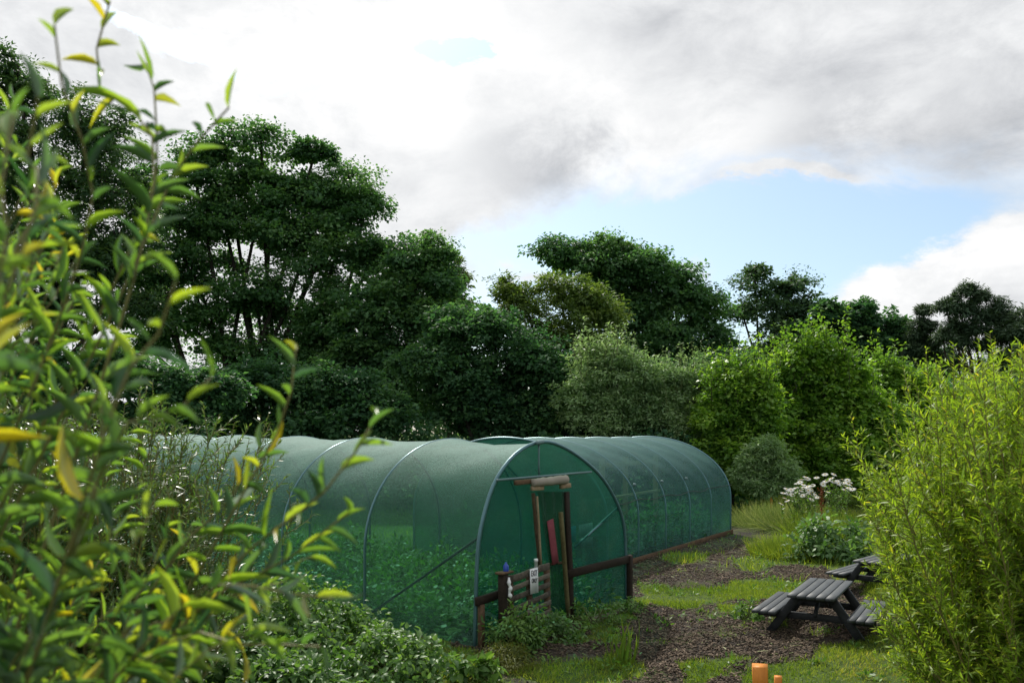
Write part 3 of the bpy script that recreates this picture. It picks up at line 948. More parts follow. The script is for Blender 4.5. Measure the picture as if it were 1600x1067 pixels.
def fp(px, py, out=0.05):
    """a point on the near tunnel's end face, 'out' metres before it"""
    kx = (px - HX) / F
    O = T1P - T1A * out
    w = (kx * O[1] - O[0]) / (T1U[0] - T1U[1] * kx)
    p = O + T1U * w
    return np.array((p[0], p[1], CAMZ - (py - HY) / F * p[1]))


def part(name, mat_, parent, fn, smooth=False):
    b = Buf()
    fn(b)
    return b.obj(name, M[mat_], parent, smooth)


A1 = np.array((*T1A, 0))
# tubes of the end frame
part('crossbar', 'steel', t1, lambda b: tube(b, curve([fp(776, 750, .03), fp(924, 737, .03)], 6), .016, 8), True)
part('brace', 'hoop', t1, lambda b: tube(b, curve([fp(967, 791, -.03), fp(898, 855, -.03)], 6), .016, 8), True)
part('brace', 'steel', t1, lambda b: tube(b, curve([fp(790, 725, -.06), fp(812, 748, -.06)], 4), .012, 8), True)
part('strut', 'steel', t1, lambda b: tube(b, curve([fp(842, 692, .02), fp(842, 742, .02)], 4), .012, 8), True)
part('clamp', 'steel', t1, lambda b: tube(b, curve([fp(839, 692, .05), fp(848, 690, .05)], 4), .03, 8), True)
hoopfoot = W1(profs1[0][9:10], 0.02)[0]
hoop2foot = W1(ell1[1:2], 1.9)[0] + np.array((*(T1U * .05), 0))
hoopfoot = hoopfoot + np.array((*(T1U * .05), 0))
part('brace', 'wire', t1, lambda b: tube(b, [hoopfoot + (0, 0, .05), hoopfoot * .5 + hoop2foot * .5 + (0, 0, .02), hoop2foot], .017, 8), True)
# timber rails of the end
part('rail', 'black_timber', t1, lambda b: beam(b, fp(744, 940, .06), fp(800, 920, .06), .05, .1, wob=.004))
part('rail', 'black_timber', t1, lambda b: beam(b, fp(886, 897, .06), fp(986, 872, .06), .05, .11, wob=.004))
part('corner_post', 'timber', t1, lambda b: beam(b, fp(752, 1020, .07), fp(752, 944, .07), .06, .07, A1))
part('corner_post', 'black_timber', t1, lambda b: beam(b, fp(984, 952, .07), fp(984, 868, .07), .07, .07, A1))
door = part('door_frame', 'black_timber', t1, lambda b: beam(b, fp(893, 988, .02), fp(884, 768, .02), .09, .07, A1, wob=.004))
part('header', 'timber', door, lambda b: beam(b, fp(805, 754, .1), fp(886, 746, .1), .05, .06, wob=.003))
part('lintel_block', 'pale_timber', door, lambda b: beam(b, fp(831, 763, .14), fp(848, 762, .14), .05, .055))
part('lintel_block', 'pale_timber', door, lambda b: beam(b, fp(876, 760, .14), fp(890, 758, .14), .05, .06))
part('post', 'timber', door, lambda b: beam(b, fp(843, 884, .05), fp(833, 770, .05), .035, .045, A1, wob=.004))
part('post', 'pale_timber', door, lambda b: beam(b, fp(845.5, 884, .1), fp(839, 775, .1), .02, .03, A1, wob=.003))
part('post', 'mossy', door, lambda b: beam(b, fp(890, 985, .1), fp(876, 800, .1), .05, .05, A1, wob=.008))
part('crosspiece', 'timber', door, lambda b: beam(b, fp(858, 881, .03), fp(884, 878, .03), .03, .035))
part('plank', 'red', door, lambda b: beam(b, fp(868, 880, .07), fp(859.5, 812, .07), .02, .13, T1U.tolist() + [0]))


def doorsheet(b):
    cols, rws = 13, 20
    V = []
    for r in range(rws):
        f = r / (rws - 1)
        for c in range(cols):
            g = c / (cols - 1)
            xL, xR = 840 + 20 * min(1, f * 1.6), 884 + 8 * f
            p = fp(xL + (xR - xL) * g, 768 + (985 - 768) * f, .035)
            V.append(p - A1 * (.02 * math.sin(g * 17 + f * 2)))
    i = np.arange(rws - 1)[:, None] * cols
    j = np.arange(cols - 1)[None]
    b.add(V, np.stack([i + j, i + j + 1, i + cols + j + 1, i + cols + j], -1).reshape(-1, 4))


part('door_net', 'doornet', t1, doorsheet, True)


def clothroll(b):
    p, q = fp(833, 758, .16), fp(884, 752, .16)
    s = np.linspace(0, 1, 14)[:, None]
    tube(b, p * (1 - s) + q * s + np.array((0, 0, .03)) + rng.normal(0, .0025, (14, 3)), np.linspace(.05, .062, 14) + rng.normal(0, .0025, 14), 14)


part('net_roll', 'cloth', t1, clothroll, True)
part('base_board', 'timber', t1, lambda b: beam(b, fp(925, 974, .3), fp(990, 948, .12), .06, .06, wob=.008))
# shoulder wire, base board and timber frame of the far tunnel
T2A3, T2U3 = np.array((*T2A, 0)), np.array((*T2U, 0))
P23 = np.array((*T2P, 0))


def w2(a, c, z):
    return P23 + T2A3 * a + T2U3 * c + np.array((0, 0, z))


part('wire', 'wire', t2, lambda b: tube(b, [w2(-.012, c, 1.22 - .05 * math.sin(c * 2.3) ** 2 * (c < 5)) for c in np.linspace(0, 6.85, 30)], .008, 5), True)
part('base_board', 'timber', t2, lambda b: beam(b, w2(-.05, .1, .04), w2(-.05, 6.85, .04), .035, .13, wob=.006))
for c, a in ((1.1, 2.2), (2.6, 2.4), (4.0, 2.3)):
    part('inner_post', 'pale_timber', t2, lambda b, c=c, a=a: beam(b, w2(a - 1.4, c + .25, -.05), w2(a - 1.4, c + .25, 2.0), .09, .09, T2A3))
part('inner_rail', 'pale_timber', t2, lambda b: beam(b, w2(.8, 1.35, 1.86), w2(.9, 4.25, 1.86), .05, .09))
part('inner_rail', 'pale_timber', t2, lambda b: beam(b, w2(.8, .2, 1.18), w2(.8, 4.25, 1.2), .04, .06))
for c in (1.37 * 1, 1.37 * 2, 1.37 * 3):
    part('clamp', 'steel', t2, lambda b, c=c: tube(b, [w2(.1, c - .03, 1.5), w2(.1, c + .03, 1.5)], .03, 6))

# growth inside the tunnels (a mass of leaves)
def crop(name, label, spots, leafm, L, tm=OVATE2):
    b = Buf()
    for (c, r, h, n) in spots:
        dr = rdir(n)
        dr[:, 2] = np.abs(dr[:, 2])
        rr = rng.uniform(.3, 1, n)[:, None] ** .5
        P = np.array((c[0], c[1], .05)) + dr * rr * np.array((r, r, h))
        leaves(b, P, dr + rng.normal(0, .5, (n, 3)), np.array((0, 0, .8)) + dr * .4 + rng.normal(0, .4, (n, 3)), L * rng.uniform(.5, 1.3, n), L * .6 * rng.uniform(.6, 1.2, n),
               np.clip(rng.uniform(0, .3) + rng.uniform(0, .7, n), 0, 1), tm)
    o = b.obj(name, M[leafm])
    return tag(o, label, 'vegetables', kind='stuff')


sp = []
for s in np.arange(.35, 13, .42):
    for w in (.42, 1.0, 2.3, 2.85):
        p = T1P + T1A * (s + rng.uniform(-.15, .15)) + T1U * (w + rng.uniform(-.1, .1))
        sp.append((p, .34, rng.uniform(.35, .95 if w < 1.5 else .8), 130))
crop('crop_plants', 'leafy green crops growing in beds inside the near netting tunnel', sp, 'bed', .1)
sp = []
for s in np.arange(.3, 6.7, .4):
    for w in (.45, 1.0, 3.4, 4.1):
        p = T2P + T2U * (s + rng.uniform(-.15, .15)) + T2A * (w + rng.uniform(-.1, .1))
        sp.append((p, .36, rng.uniform(.55, 1.05) * (.55 if s > 6 else 1), 110))
crop('crop_plants', 'dark leafy crops growing in beds inside the far netting tunnel', sp, 'dark', .12)

# sheets hanging inside the end net
def sheet(name, label, cat, pts, matn):
    b = Buf()
    p = [fp(x, y, -.16) for x, y in pts]
    q = [v + A1 * .004 for v in p]
    b.add(p + q, [(0, 1, 2, 3), (7, 6, 5, 4), (0, 4, 5, 1), (1, 5, 6, 2), (2, 6, 7, 3), (3, 7, 4, 0)])
    tag(b.obj(name, M[matn]), label, cat)


sheet('plastic_sheet', 'small blue sheet hanging inside the doorway end net', 'sheet', [(889, 823), (900, 821), (900, 846), (889, 848)], 'bluesheet')
sheet('paper_sheet', 'pale paper sheet hanging higher, right of the blue sheet', 'paper', [(905, 820), (926, 816), (926, 836), (905, 839)], 'paper')
sheet('paper_sheet', 'pale paper sheet hanging lower, under another pale sheet', 'paper', [(906, 841), (926, 838), (926, 854), (906, 857)], 'paper')

# ------------------------------------------------------------------ pallet, sign, small things on it
pal = empty('pallet', label='weathered wooden pallet stood on edge by the tunnel doorway', cat='pallet')
topL, topR = (797, 905), (857, 884)
for q in range(7):
    f = q / 6
    yl = 905 + f * 98
    yr = 884 + f * 84
    part('slat', 'grey_wood', pal, lambda b: beam(b, fp(796, yl, .3), fp(858 + q * .6, yr, .26), [.022, .02, .018][q % 3], random.uniform(.055, .075) if q else .085, var=random.uniform(.2, .9), wob=.01))
part('stringer', 'timber', pal, lambda b: beam(b, fp(799, 1015, .25), fp(796, 899, .25), .09, .045, A1))
part('stringer', 'timber', pal, lambda b: beam(b, fp(856, 980, .21), fp(854, 884, .21), .09, .045, A1))
part('stringer', 'timber', pal, lambda b: beam(b, fp(829, 995, .23), fp(826, 894, .23), .08, .04, A1))
gp = empty('gate_post', label='short dark post at the left end of the pallet', cat='post')
part('post', 'black_timber', gp, lambda b: beam(b, fp(787, 1010, .28), fp(786, 896, .28), .09, .09, A1))
part('cap', 'timber', gp, lambda b: beam(b, fp(779, 896, .28), fp(797, 892, .28), .12, .025))


def lathe(b, c, axis_pts, sides=12):
    """turned body: (radius, height) pairs stood on c"""
    P = np.array([(c[0], c[1], c[2] + z) for r, z in axis_pts])
    a = np.linspace(0, 2 * math.pi, sides, endpoint=False)
    V = np.array([[(p[0] + r * math.cos(t_), p[1] + r * math.sin(t_), p[2]) for t_ in a] for p, (r, z) in zip(P, axis_pts)])
    n = len(P)
    i = np.arange(n - 1)[:, None] * sides
    j = np.arange(sides)[None]
    kk = (j + 1) % sides
    b.add(V.reshape(-1, 3), np.stack([i + j, i + kk, i + sides + kk, i + sides + j], -1).reshape(-1, 4))


tp = fp(790.5, 893, .28)
bo = part('spray_bottle', 'blue', None, lambda b: lathe(b, tp, [(0, 0), (.032, 0), (.034, .01), (.034, .07), (.02, .09), (.013, .095), (.013, .112), (0, .112)]), True)
tag(bo, 'small blue bottle standing on the dark gate post', 'bottle')
tp2 = fp(837.5, 890, .3)
bo = part('plastic_tube', 'white', None, lambda b: lathe(b, tp2, [(0, 0), (.022, 0), (.022, .1), (.025, .1), (.025, .135), (0, .137)]), True)
tag(bo, 'upright white plastic tube on the top slat above the sign', 'tube')
st = [fp(795, 902, .34), fp(795.5, 912, .36), fp(797.5, 918, .37), fp(796, 926, .36), fp(798.5, 934, .37)]
bo = part('plastic_bag', 'white', None, lambda b: tube(b, curve(st, 14), [.014, .014, .02, .026, .02, .016, .014, .018, .024, .028, .02, .016, .014, .02, .028, .02, .01], 8), True)
tag(bo, 'twisted white plastic strip hanging from the left end of the pallet', 'plastic strip')
# sign
b = Buf()
p = [fp(828.5, 889, .33), fp(840.5, 886, .33), fp(841.5, 925, .33), fp(829, 928, .33)]
q = [v + A1 * .006 for v in p]
b.add(p + q, [(3, 2, 1, 0), (4, 5, 6, 7), (0, 1, 5, 4), (1, 2, 6, 5), (2, 3, 7, 6), (3, 0, 4, 7)])
sg = b.obj('sign', M['white'])
tag(sg, 'white paper sign reading EXIT ONLY fixed to the pallet', 'sign')


def text(body, px0, px1, py0, py1, parent):
    cu = bpy.data.curves.new('lettering', 'FONT')
    cu.body = body
    cu.size = 1
    cu.extrude = .004
    to = bpy.data.objects.new('lettering_source', cu)
    C.objects.link(to)
    dg = bpy.context.evaluated_depsgraph_get()
    me = bpy.data.meshes.new_from_object(to.evaluated_get(dg))
    bpy.data.objects.remove(to)
    n = len(me.vertices)
    co = np.zeros(n * 3, np.float32)
    me.vertices.foreach_get('co', co)
    co = co.reshape(-1, 3)
    lo, hi = co.min(0), co.max(0)
    O, Xv, Yv = fp(px0, py1, .334), fp(px1, py1 - 1.2, .334), fp(px0, py0, .334)
    u = ((co[:, 0] - lo[0]) / (hi[0] - lo[0]))[:, None]
    v = ((co[:, 1] - lo[1]) / (hi[1] - lo[1]))[:, None]
    w = ((co[:, 2] - lo[2]) / (hi[2] - lo[2]))[:, None]
    co = O + u * (Xv - O) + v * (Yv - O) - A1 * w * .003
    me.vertices.foreach_set('co', co.astype(np.float32).ravel())
    me.update()
    me.materials.clear()
    me.materials.append(M['ink'])
    o = bpy.data.objects.new('lettering', me)
    C.objects.link(o)
    o.parent = parent
    o['label'] = 'black letters ' + body


text('EXIT', 830.2, 839.4, 891, 900, sg)
text('ONLY', 830.8, 839.6, 903.5, 910.5, sg)


# ------------------------------------------------------------------ picnic tables
def picnic(label, cx, cy, ang, z0=0.0):
    t = empty('picnic_table', label=label, cat='picnic table', group='grey picnic tables')
    ld = np.array((math.cos(ang), math.sin(ang), 0))       # along the boards
    wd = np.array((ld[1], -ld[0], 0))                       # across, to the right
    O = np.array((cx, cy, z0))
    Zv = np.array((0, 0, 1.0))

    def pt(l, w, z):
        return O + ld * l + wd * w + Zv * z
    half = .71
    for q in range(5):
        w = -.224 + q * .112
        part('top_board', 'table', t, lambda b: beam(b, pt(-half, w, .515), pt(half, w, .515 + random.uniform(-.001, .001)), .1, .034, var=random.uniform(.3, .7), ch=.005))
    for s in (-1, 1):
        for q in range(3):
            w = s * (.46 + q * .1)
            part('seat_board', 'table', t, lambda b: beam(b, pt(-half, w, .285), pt(half, w, .285 + random.uniform(-.001, .001)), .09, .034, var=random.uniform(.3, .7), ch=.005))
    for e in (-.44, .44):
        for s in (-1, 1):
            part('leg', 'table_dark', t, lambda b: beam(b, pt(e, s * .19, .497), pt(e, s * .56, -.03), .05, .1, wd))
        part('seat_bearer', 'table_dark', t, lambda b: beam(b, pt(e + .05, -.7, .225), pt(e + .05, .7, .225), .045, .085))
        part('top_bearer', 'table_dark', t, lambda b: beam(b, pt(e + .05, -.26, .455), pt(e + .05, .26, .455), .045, .08))
        part('brace', 'table_dark', t, lambda b: beam(b, pt(e * .95, 0, .23), pt(e * .2, 0, .49), .045, .06))
    return t


picnic('nearer grey-black picnic table standing on bark chips beside the willow', 3.97, 10.68, math.atan2(1.22, .72))
picnic('farther grey picnic table half hidden behind the willow branches', 6.0, 13.3, math.atan2(1.0, .95))


# ------------------------------------------------------------------ stakes
def stake(label, px, py, top, d, w, tilt=0.0):
    x, y = (px - HX) / F * d, d
    zt = CAMZ - (top - HY) / F * d
    b = Buf()
    beam(b, (x, y, -.1), (x + tilt, y, zt), w, w, (0.3, 1, 0), .008, wob=.002)
    tag(b.obj('wooden_stake', M['orange']), label, 'stake', 'orange wooden stakes')


stake('thick orange wooden stake at the bottom of the picture', 1189, 1067, 1039, 7.4, .135, -.01)
stake('thinner shorter orange stake right beside the thick one', 1215, 1067, 1056, 7.7, .07, .005)
stake('slim orange stake far off in front of the hazel bush', 1205, 790, 774, 25, .075)
b = Buf()
beam(b, gnd(918, 976) + (0, 0, .03), gnd(990, 950) + (0, 0, .04), .07, .07, ch=.02, wob=.01)
tag(b.obj('log', M['grey_wood']), 'thin grey log lying at the foot of the end netting', 'log')


# ------------------------------------------------------------------ low plants
def mound(name, label, cat, c, r, h, n, L, leafm, ratio=.65, tm=OVATE2, up=.8, stems=20, group=None, smooth=False):
    t = empty(name, label=label, cat=cat, group=group)
    b, sb = Buf(), Buf()
    c = np.array((c[0], c[1], 0.0))
    ns = max(6, n // 45)
    dr = rdir(ns)
    dr[:, 2] = np.abs(dr[:, 2])
    rad = rng.uniform(.55, 1.05, ns)[:, None]
    cc = c + dr * rad * np.array((r, r, h)) * .9
    idx = rng.integers(0, ns, n)
    dl = rdir(n)
    P = cc[idx] + dl * (rng.uniform(.1, 1, n)[:, None]) * np.array((r, r, h * .8)) * .28
    P[:, 2] = np.maximum(P[:, 2], .02)
    leaves(b, P, dl + rng.normal(0, .4, (n, 3)) - np.array((0, 0, .15)), np.array((0, 0, up)) + dr[idx] * .5 + rng.normal(0, .4, (n, 3)), L * rng.uniform(.55, 1.25, n),
           L * ratio * rng.uniform(.8, 1.15, n), np.clip(.25 * rng.uniform(0, 1, ns)[idx] + rng.uniform(0, .75, n), 0, 1), tm)
    b.obj('foliage', M[leafm], t, smooth)
    for q in cc[:stems * 2]:
        r0 = c + rng.normal(0, r * .15, 3) * np.array((1, 1, 0))
        tube(sb, curve([r0, r0 * .4 + q * .6 + np.array((0, 0, .08)), q], 6), np.linspace(.008, .003, 7), 5, cap=False)
    sb.obj('stem', M['stem'], t, True)
    return t


def gp2(px, d):
    return ((px - HX) / F * d, d)


mound('bramble_bush', 'leafy bramble mound nearest the near tunnel corner, at the bottom', 'bramble', gp2(610, 8.5), .75, .5, 3000, .075, 'bram', tm=OVATE)
mound('bramble_bush', 'taller bramble clump against the side of the near tunnel', 'bramble', gp2(470, 9.6), .95, .85, 4600, .075, 'bram', tm=OVATE)
mound('bramble_bush', 'bramble clump behind the blurred willow leaves at the bottom left', 'bramble', gp2(360, 8.6), .9, .75, 3600, .075, 'bram', tm=OVATE)
mound('bramble_bush', 'bramble mound at the bottom edge, left of the one by the tunnel corner', 'bramble', gp2(450, 7.7), .7, .45, 2800, .075, 'bram', tm=OVATE)
mound('bramble_bush', 'broad bramble thicket far left behind the blurred willow', 'bramble', gp2(180, 8.8), 1.3, .95, 5200, .075, 'bram', tm=OVATE)
mound('nettle_plant', 'pale-leaved weed with large leaves at the bottom, before the tunnel corner', 'weed', gp2(735, 8.45), .32, .3, 170, .11, 'crop', tm=OVATE)
mound('weed_plant', 'fresh green feathery weed spilling over the foot of the pallet', 'weed', fp(808, 985, .5)[:2], .42, .62, 1900, .06, 'crop', .5)
mound('weed_plant', 'low green weed below the open doorway', 'weed', fp(870, 985, .45)[:2], .4, .38, 1000, .06, 'bram', .55)
mound('weed_plant', 'loose weed growing along the netting right of the doorway', 'weed', fp(925, 965, .35)[:2], .5, .36, 900, .055, 'crop', .5)
mound('weed_plant', 'small weed at the right corner post of the near tunnel', 'weed', fp(985, 955, .35)[:2], .35, .3, 600, .05, 'crop', .5)
mound('heather_mound', 'rounded yellowish mossy mound before the near tunnel corner', 'mound', gp2(793, 8.95), .38, .26, 3200, .045, 'moss', .2)
mound('evergreen_bush', 'dark glossy low bush beside the far picnic table', 'bush', (6.4, 16.6), .9, .9, 2200, .12, 'bram', .6)
mound('weed_plant', 'leafy weed by the left seat of the nearer picnic table', 'weed', gp2(1168, 11.2), .22, .3, 350, .07, 'crop', .45)


def tuft(name, label, cat, c, r, n, L, W, leafm, lean=.5, var=(0, 1)):
    b = Buf()
    a = rng.uniform(0, 6.283, n)
    q = rng.uniform(0, 1, n) ** .6 * r
    x, y = c[0] + np.cos(a) * q, c[1] + np.sin(a) * q
    D = np.stack([np.cos(a) * lean * (.3 + q / max(r, .01)) + rng.normal(0, .15, n), np.sin(a) * lean * (.3 + q / max(r, .01)) + rng.normal(0, .15, n), np.ones(n)], -1)
    N = np.stack([np.cos(a), np.sin(a), np.full(n, .6)], -1) + rng.normal(0, .25, (n, 3))
    leaves(b, np.stack([x, y, np.zeros(n)], -1), D, N, L * rng.uniform(.6, 1.1, n), W, rng.uniform(*var, n), tmpl((0, .3, .6, .85, 1), (.5, .45, .36, .2, .03), .75 if lean > .3 else .3, 0, False))
    return tag(b.obj(name, M[leafm]), label, cat)


tuft('iris_plant', 'clump of upright sword-shaped green leaves on the path edge', 'plant', gnd(972, 1036)[:2], .14, 26, .5, .025, 'grass', .28, (0, .4))
tuft('grass_tussock', 'pale drooping grass tussock left of the white daisies', 'grass tussock', gp2(1200, 22.5), .9, 2200, .55, .012, 'tuss', 1.5)
tuft('grass_tussock', 'pale feathery grass tussock below the white daisies', 'grass tussock', gp2(1245, 21.5), .8, 2000, .7, .012, 'tuss', 1.4)
tuft('grass_tussock', 'green grass tussock at the foot of the rusty dock stalk', 'grass tussock', gp2(1290, 19.5), .8, 1500, .6, .014, 'grass', .9, (0, .6))
tuft('grass_tussock', 'long green grass on the right edge of the path', 'grass tussock', gp2(1235, 17.2), .8, 1800, .36, .012, 'grass', .9, (.1, .8))


def daisies(label, spots, foot, d):
    t = empty('daisy_plant', label=label, cat='daisies', group='clumps of white daisies')
    f = np.array((*gp2(foot, d), 0))
    sb = Buf()
    fb = Buf()
    for (px, py) in spots:
        dd = d + rng.uniform(-.5, .5)
        c = at(px, py, dd)
        nrmv = nrm(np.array((rng.normal(0, .35), -.4 + rng.normal(0, .3), .9)))
        s1 = nrm(np.cross(nrmv, (0.2, 1, .3)))
        s2 = np.cross(nrmv, s1)
        np_ = 14
        a = np.linspace(0, 2 * math.pi, np_, endpoint=False)
        D = np.cos(a)[:, None] * s1 + np.sin(a)[:, None] * s2
        pb = Buf()
        R = rng.uniform(.06, .085)
        leaves(pb, np.repeat(c[None], np_, 0) + D * .012, D + nrmv * .12, np.repeat(nrmv[None], np_, 0), R, R * .42, rng.uniform(0, 1, np_), LANCE2)
        fl = pb.obj('flower', M['petal'], t)
        eb = Buf()
        tube(eb, [c - nrmv * .004, c + nrmv * .014], [.02, .013], 8)
        eb.obj('eye', M['yolk'], fl, True)
        g0 = f + np.array((rng.normal(0, .25), rng.normal(0, .25), 0))
        tube(sb, curve([g0, g0 * .5 + c * .5 + np.array((0, 0, .1)), c - nrmv * .01], 7), .006, 4, cap=False)
        n = 26
        p, tt = along(curve([g0, g0 * .5 + c * .5 + np.array((0, 0, .1)), c], 7), rng.uniform(.1, .9, n))
        leaves(fb, p, tt * .5 + rdir(n), rdir(n) + np.array((0, 0, .8)), .09, .03, rng.uniform(0, 1, n), LANCE2)
    fb.obj('foliage', M['crop'], t)
    sb.obj('stem', M['stem'], t, True)


sp = [(1224, 770), (1229, 764), (1236, 765), (1226, 778), (1238, 773), (1244, 762), (1246, 770), (1251, 766), (1256, 762), (1258, 770), (1263, 766), (1266, 772), (1270, 769), (1274, 773), (1277, 777),
      (1268, 764), (1262, 760), (1255, 757), (1250, 753), (1246, 755), (1280, 777), (1268, 780), (1240, 778), (1230, 782), (1260, 775), (1252, 749), (1259, 745), (1262, 748), (1270, 758), (1254, 774), (1233, 770), (1221, 787)]
daisies('left clump of white daisies leaning over the pale tussock', sp, 1255, 20.5)
sp = [(1286, 756), (1290, 752), (1294, 750), (1299, 747), (1303, 752), (1308, 752), (1288, 759), (1319, 754), (1324, 750), (1328, 753), (1321, 760), (1326, 762), (1330, 758), (1289, 741), (1303, 741), (1276, 746), (1332, 764), (1316, 749), (1325, 756), (1320, 765), (1293, 768), (1310, 755)]
daisies('right clump of white daisies behind the rusty dock stalk', sp, 1305, 20.2)
b = Buf()
c0 = np.array((*gp2(1286, 19.2), 0))
tp = at(1283, 762, 19.2)
tube(b, curve([c0, (c0 + tp) / 2, tp], 8), np.linspace(.012, .005, 9), 6)
n = 260
p, tt = along(curve([c0, (c0 + tp) / 2, tp], 8), rng.uniform(.35, 1, n))
leaves(b, p + rng.normal(0, .035, (n, 3)), rdir(n), rdir(n), .035, .03, rng.uniform(0, 1, n), QUAD)
tag(b.obj('dock_plant', M['rust']), 'rusty brown dock stalk between the two daisy clumps', 'dock')

# broad-leaved weeds between path and netting
b = Buf()
for _ in range(420):
    x, y = rng.uniform(-1, 5.5), rng.uniform(8.0, 22)
    if in_tunnels(np.array([x]), np.array([y]), .05)[0]:
        continue
    near = abs((x - T1P[0]) * T1A[0] + (y - T1P[1]) * T1A[1] + .5) < .9 and 9.4 < y < 12.6
    if not near and grassy(np.array([x]), np.array([y]))[0] < .3 and rng.uniform() > .06:
        continue
    n = rng.integers(8, 30)
    r = rng.uniform(.05, .16)
    dr = rdir(n)
    dr[:, 2] = np.abs(dr[:, 2])
    leaves(b, np.array((x, y, .0)) + dr * r * rng.uniform(.3, 1, (n, 1)), dr + rng.normal(0, .3, (n, 3)), np.array((0, 0, 1)) + rng.normal(0, .5, (n, 3)), rng.uniform(.03, .07), rng.uniform(.02, .035), rng.uniform(.1, .9, n), OVATE2)
tag(b.obj('ground_weeds', M['crop']), 'low broad-leaved weeds scattered over the bark path and its edges', 'weeds', kind='stuff')

# ------------------------------------------------------------------ sky, sun, camera
SUN_AZ, SUN_EL = math.radians(-22), math.radians(47)
w = bpy.data.worlds.new('World')
bpy.context.scene.world = w
w.use_nodes = True
nt = w.node_tree
bg = nt.nodes['Background']
k = NT(nt)
sky = nt.nodes.new('ShaderNodeTexSky')
sky.sky_type = 'NISHITA'
sky.sun_disc = False
sky.sun_elevation = SUN_EL
sky.sun_rotation = SUN_AZ
sky.air_density = 1.0
sky.dust_density = 1.5
gen = nt.nodes.new('ShaderNodeTexCoord').outputs['Generated']
sep = nt.nodes.new('ShaderNodeSeparateXYZ')
nt.links.new(gen, sep.inputs[0])
sx, sy, sz = sep.outputs
az = k.m('ARCTAN2', sx, sy)
el = k.m('ARCSINE', sz)
comb = nt.nodes.new('ShaderNodeCombineXYZ')
nt.links.new(az, comb.inputs[0])
nt.links.new(k.m('MULTIPLY', el, 1.7), comb.inputs[1])
v2 = comb.outputs[0]
nA = k.noise(v2, 3.4, 9, .62, .4)
nB = k.noise(v2, 8.5, 9, .66, .3)
nC = k.noise(v2, 2.6, 7, .6, .5)
wob = k.m('MULTIPLY', k.m('SUBTRACT', nB, .5), .20)
azw = k.m('ADD', az, wob)
elw = k.m('ADD', el, k.m('MULTIPLY', k.m('SUBTRACT', nA, .5), .18))


def pol(px, py):
    a = math.atan((px - HX) / F)
    return a, math.atan((HY - py) / F * math.cos(a))


def blob(px, py, rx, ry, amp):
    a, e = pol(px, py)
    dx = k.m('MULTIPLY', k.m('SUBTRACT', azw, a), F / rx)
    dy = k.m('MULTIPLY', k.m('SUBTRACT', elw, e), F / ry)
    q = k.m('ADD', k.m('MULTIPLY', dx, dx), k.m('MULTIPLY', dy, dy))
    return k.m('MULTIPLY', k.m('EXPONENT', k.m('MULTIPLY', q, -1.0)), amp)


def total(lst, start):
    acc = start
    for q in lst:
        acc = k.m('ADD', acc, blob(*q))
    return acc


# how much cloud: a sheet above, clearing towards the right horizon
line = k.ss(az, -.30, .05, -.25, .235)
cov = k.m('ADD', k.m('MULTIPLY', k.m('SUBTRACT', el, line), 7.0), k.m('MULTIPLY', k.m('SUBTRACT', nA, .5), 1.6))
cov = k.m('ADD', cov, .25)
cov = k.m('MINIMUM', cov, 1.5)
cov = total([(1610, 445, 105, 50, 3.2), (1470, 485, 120, 44, 3.2), (1660, 480, 130, 100, 3), (1230, 297, 110, 10, .8), (1085, 430, 60, 28, 1.1), (850, 425, 60, 22, .9), (740, 375, 110, 40, -.7), (950, 350, 120, 30, -.4),
             (690, 86, 30, 18, -3.6), (745, 76, 30, 14, -3.0), (300, 72, 62, 20, -3.0), (440, 132, 60, 16, -2.9), (220, 36, 46, 16, -2.6), (1260, 375, 330, 60, -.8)], cov)
cmask = k.ss(cov, -.1, .85)
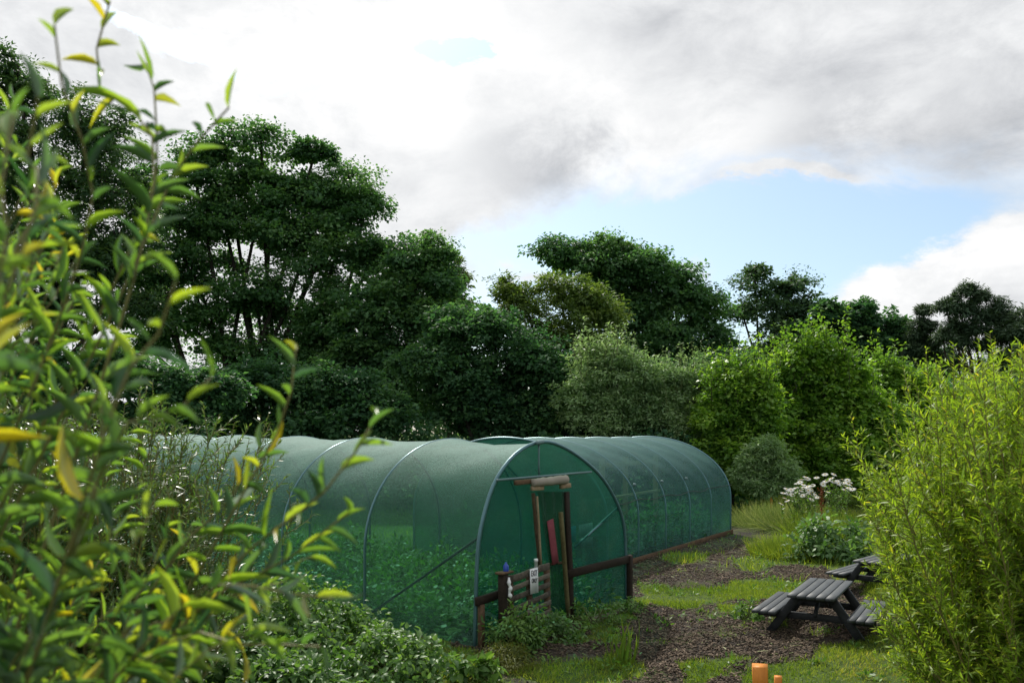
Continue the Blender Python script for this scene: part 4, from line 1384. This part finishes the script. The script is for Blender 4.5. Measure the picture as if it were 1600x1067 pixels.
# how bright the cloud is: thin and white towards the sun, grey where it is thick
sv = (math.sin(SUN_AZ) * math.cos(SUN_EL), math.cos(SUN_AZ) * math.cos(SUN_EL), math.sin(SUN_EL))
dotn = nt.nodes.new('ShaderNodeVectorMath')
dotn.operation = 'DOT_PRODUCT'
nt.links.new(gen, dotn.inputs[0])
dotn.inputs[1].default_value = sv
sd = dotn.outputs['Value']
br = k.m('ADD', k.m('MULTIPLY', k.m('SUBTRACT', nC, .5), .6), k.m('MULTIPLY', k.m('SUBTRACT', nB, .5), 1.15))
br = k.m('ADD', br, k.ss(sd, -.2, .95, .58, .62))
br = total([(850, 262, 100, 50, -.4), (775, 215, 60, 35, -.15), (1300, 225, 95, 55, -.36), (1550, 230, 110, 80, -.36), (1150, 110, 200, 60, -.12), (1010, 30, 140, 35, -.14), (1480, 60, 180, 50, -.14), (1420, 140, 60, 40, .12), (1180, 190, 80, 40, .18),
            (1540, 420, 150, 60, .35), (1590, 490, 80, 40, -.25), (430, 110, 230, 110, .2), (600, 130, 180, 90, .3), (680, 40, 170, 60, .22), (820, 110, 110, 60, .15), (1000, 160, 120, 60, .1), (960, 250, 60, 60, .2), (1080, 260, 110, 40, .2), (1450, 290, 140, 20, .25)], br)
cl = k.ramp(br, [(.0, (4.7, 4.9, 5.2)), (.3, (6.7, 6.85, 7.1)), (.63, (8.8, 8.92, 9.05)), (.92, (10.5, 10.5, 10.5))])
skyc = k.mix(1.0, k.mix(1.0, sky.outputs[0], (1.15, 1.25, 1.3), 'MULTIPLY'), (1.5, 1.8, 1.9), 'ADD')
below = k.ss(el, -.02, .01)
colr = k.mix(cmask, skyc, cl)
colr = k.mix(below, (1.0, 1.1, .9), colr)
nt.links.new(colr, bg.inputs[0])
bg.inputs[1].default_value = .1

sun = bpy.data.lights.new('sun', 'SUN')
sun.energy = 5.0
sun.angle = math.radians(.5)
sun.color = (1, .95, .86)
so = bpy.data.objects.new('sun', sun)
C.objects.link(so)
from mathutils import Vector
so.rotation_euler = Vector(sv).to_track_quat('Z', 'Y').to_euler()

cam = bpy.data.cameras.new('camera')
cam.sensor_width = 36
cam.lens = F / 1600 * 36
cam.shift_y = (HY - 533.5) / 1600
cam.clip_start = .05
cam.clip_end = 6000
cam.dof.use_dof = True
cam.dof.focus_distance = 26
cam.dof.aperture_fstop = 3.6
co_ = bpy.data.objects.new('camera', cam)
C.objects.link(co_)
co_.location = (0, 0, CAMZ)
co_.rotation_euler = (math.radians(90), 0, 0)
sc = bpy.context.scene
sc.camera = co_
sc.view_settings.view_transform = 'Standard'
sc.view_settings.look = 'None'
sc.view_settings.exposure = 0
sc.view_settings.gamma = 1
sc.view_settings.use_curve_mapping = False
try:
    sc.cycles.max_bounces = 8
    sc.cycles.diffuse_bounces = 3
    sc.cycles.transparent_max_bounces = 24
    sc.cycles.transmission_bounces = 5
    sc.cycles.caustics_reflective = False
    sc.cycles.caustics_refractive = False
    sc.cycles.sample_clamp_indirect = 6
    sc.cycles.use_denoising = True
except Exception:
    pass
